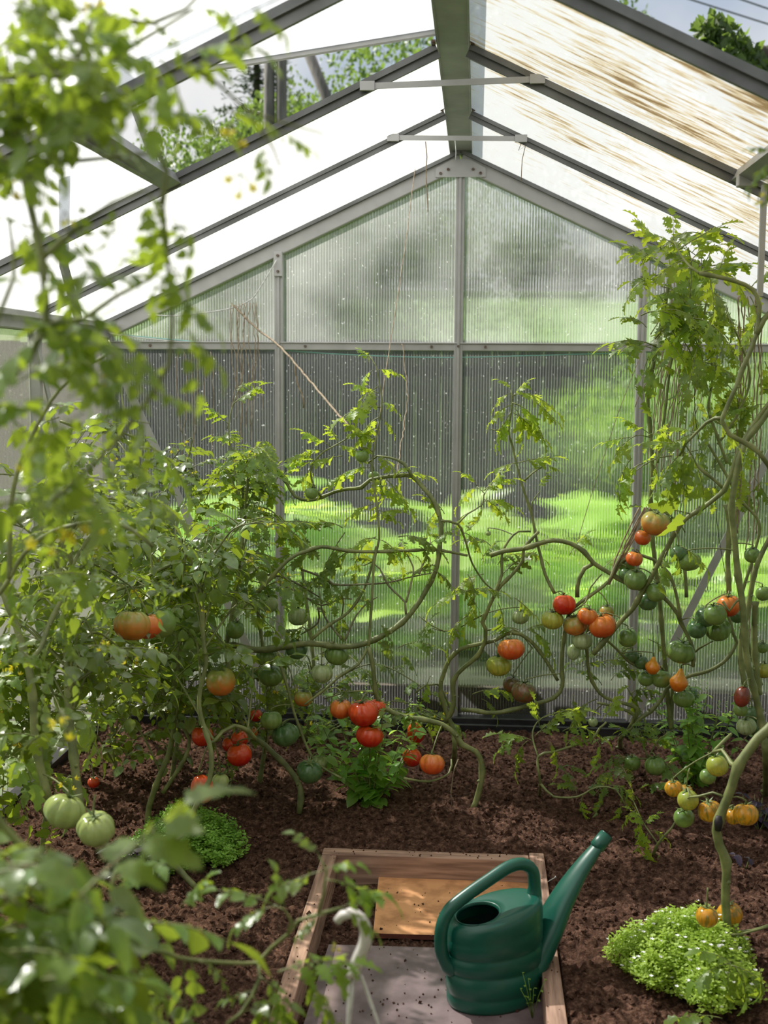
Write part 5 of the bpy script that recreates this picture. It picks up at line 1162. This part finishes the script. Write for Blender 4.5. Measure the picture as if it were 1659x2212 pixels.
# dark fence and hedges close behind the gable
FEN = simple('dark_grey_boards', (.035, .035, .036), (.085, .085, .085), 3, .9, 0, .3, .01, (9, 1, .5))
m = MB()
for i in range(58):
    x = -6.2+i*.2; m.box((x, 4.6, -.1), (x+.19, 4.63, 1.72+random.uniform(-.01, .01)))
m.bar((-6.2, 4.66, .4), (5.4, 4.66, .4), .05, .08); m.bar((-6.2, 4.66, 1.5), (5.4, 4.66, 1.5), .05, .08)
tag(m.build('board_fence', FEN), 'dark board fence outside behind the gable panes', 'fence')
for i, (x, y_, h, w, mt, lab) in enumerate(((1.25, 3.4, 1.75, .75, HERBD, 'mid green shrub outside behind the right middle pane'), (2.3, 3.6, 1.8, .8, HERBD, 'mid green shrub outside behind the right corner pane'), (-3.6, 3.6, 1.7, .8, TREED, 'dark shrub outside behind the left corner pane'))):
    tree(x, y_, h, w, lab, 20+i, mt, 2600, .11, 'shrubs outside the gable', 8)
for i in range(13):
    x = -46+i*7.2; y_ = 74+random.uniform(-3, 3); z = .10*(y_-14)-.3
    tree(x, y_, random.uniform(4.2, 6.5), random.uniform(3.6, 4.8), 'distant dark tree in the wood above the meadow, blurred through the gable', 40+i, TREED, 1500, .7, 'distant trees above the meadow', 5, z0=z)
# squash plants against the gable
def squash(x, y_, seed, lab, n_=16, h=.75):
    R = random.Random(seed); o = empty('squash_plant', (x, y_, -.05)); tag(o, lab, 'squash plant', None)
    for i in range(n_):
        a = R.random()*6.28; q_ = R.uniform(.05, .42); H = h*R.uniform(.35, 1.05); T_ = Vector((math.cos(a)*q_, math.sin(a)*q_*.7, H))
        m = MB(); m.tube(spline([Vector((0, 0, 0)), T_*.5+Vector((0, 0, .1*H)), T_], .06), .007, 6)
        S = R.uniform(.13, .21); M = frame_mat(T_, Vector((math.cos(a), math.sin(a), R.uniform(-.3, .2))), Vector((R.uniform(-.3, .3), R.uniform(-.6, .1), 1)), 0, S)
        K = 22; vs = [(0, 0, -.12)]
        for ring in (.5, 1.):
            for k in range(K):
                t = 2*math.pi*k/K; rr_ = ring*(1+.14*math.cos(5*t))*(1 if abs(t-math.pi) > .3 else .55); vs.append((rr_*math.cos(t)+.2, rr_*math.sin(t), -.10*ring*ring+.05*math.sin(5*t)*ring))
        m.add([M @ Vector(v_) for v_ in vs], [(0, 1+k, 1+(k+1) % K) for k in range(K)]+[(1+k, 1+K+k, 1+K+(k+1) % K, 1+(k+1) % K) for k in range(K)])
        ob = m.build('leaf', SQUASH, o, smooth=True)
for i, (x, y_, h, lab) in enumerate(((-.30, .58, .86, 'squash plant outside with big bright leaves behind the left middle pane'), (.33, .6, .88, 'squash plant outside with big bright leaves behind the right middle pane, near the post'),
        (.95, .6, .66, 'squash plant outside with big bright leaves behind the right gable post'), (1.5, .65, .7, 'squash plant outside behind the right corner pane'), (-1.0, .65, .66, 'squash plant outside behind the left gable post'), (-.85, .72, 1.02, 'climbing squash outside with bright leaves right beside the left gable post'),
        (.0, 1.7, .7, 'squash plant farther out behind the middle gable post'), (.75, 1.9, .8, 'squash plant farther out behind the right middle pane'), (-.7, 2.0, .7, 'squash plant farther out behind the left middle pane'))):
    squash(x, y_, 60+i, lab, 24, h)
BED = simple('shade_darkened_soil', (.010, .014, .005), (.028, .040, .012), 8, .95, 0, .5, .02)  # near-black green: low ground cover, with the leaf shade put into the colour
m = MB(); m.box((-3.2, .15, -.2), (3.2, 2.7, -.02)); tag(m.build('ground_bed', BED), 'soil bed outside, coloured dark for the shade under the squash plants', 'bed', kind='structure')
OB = simple('dark_timber', (.03, .022, .016), (.09, .06, .04), 6, .9)
m = MB(); m.box((-1.6, .10, -.06), (1.6, .14, .13)); tag(m.build('outdoor_bed_board', OB), 'dark timber board outside along the foot of the gable', 'board')

m = MB(); R = random.Random(77); hd = empty('hedge', (-4.6, -1.5, -.06)); tag(hd, 'dark hedge outside beyond the left greenhouse wall', 'hedge')
for i in range(12): crown(R, Vector((0, -4+i*.72, .65)), (.45, .5, .75), 1100, .10, m)
m.build('foliage', TREED, hd)
m = MB(); m.tube([(0, 0, 0), (0, 0, .8)], .05, 6); m.build('trunk', BARK, hd)
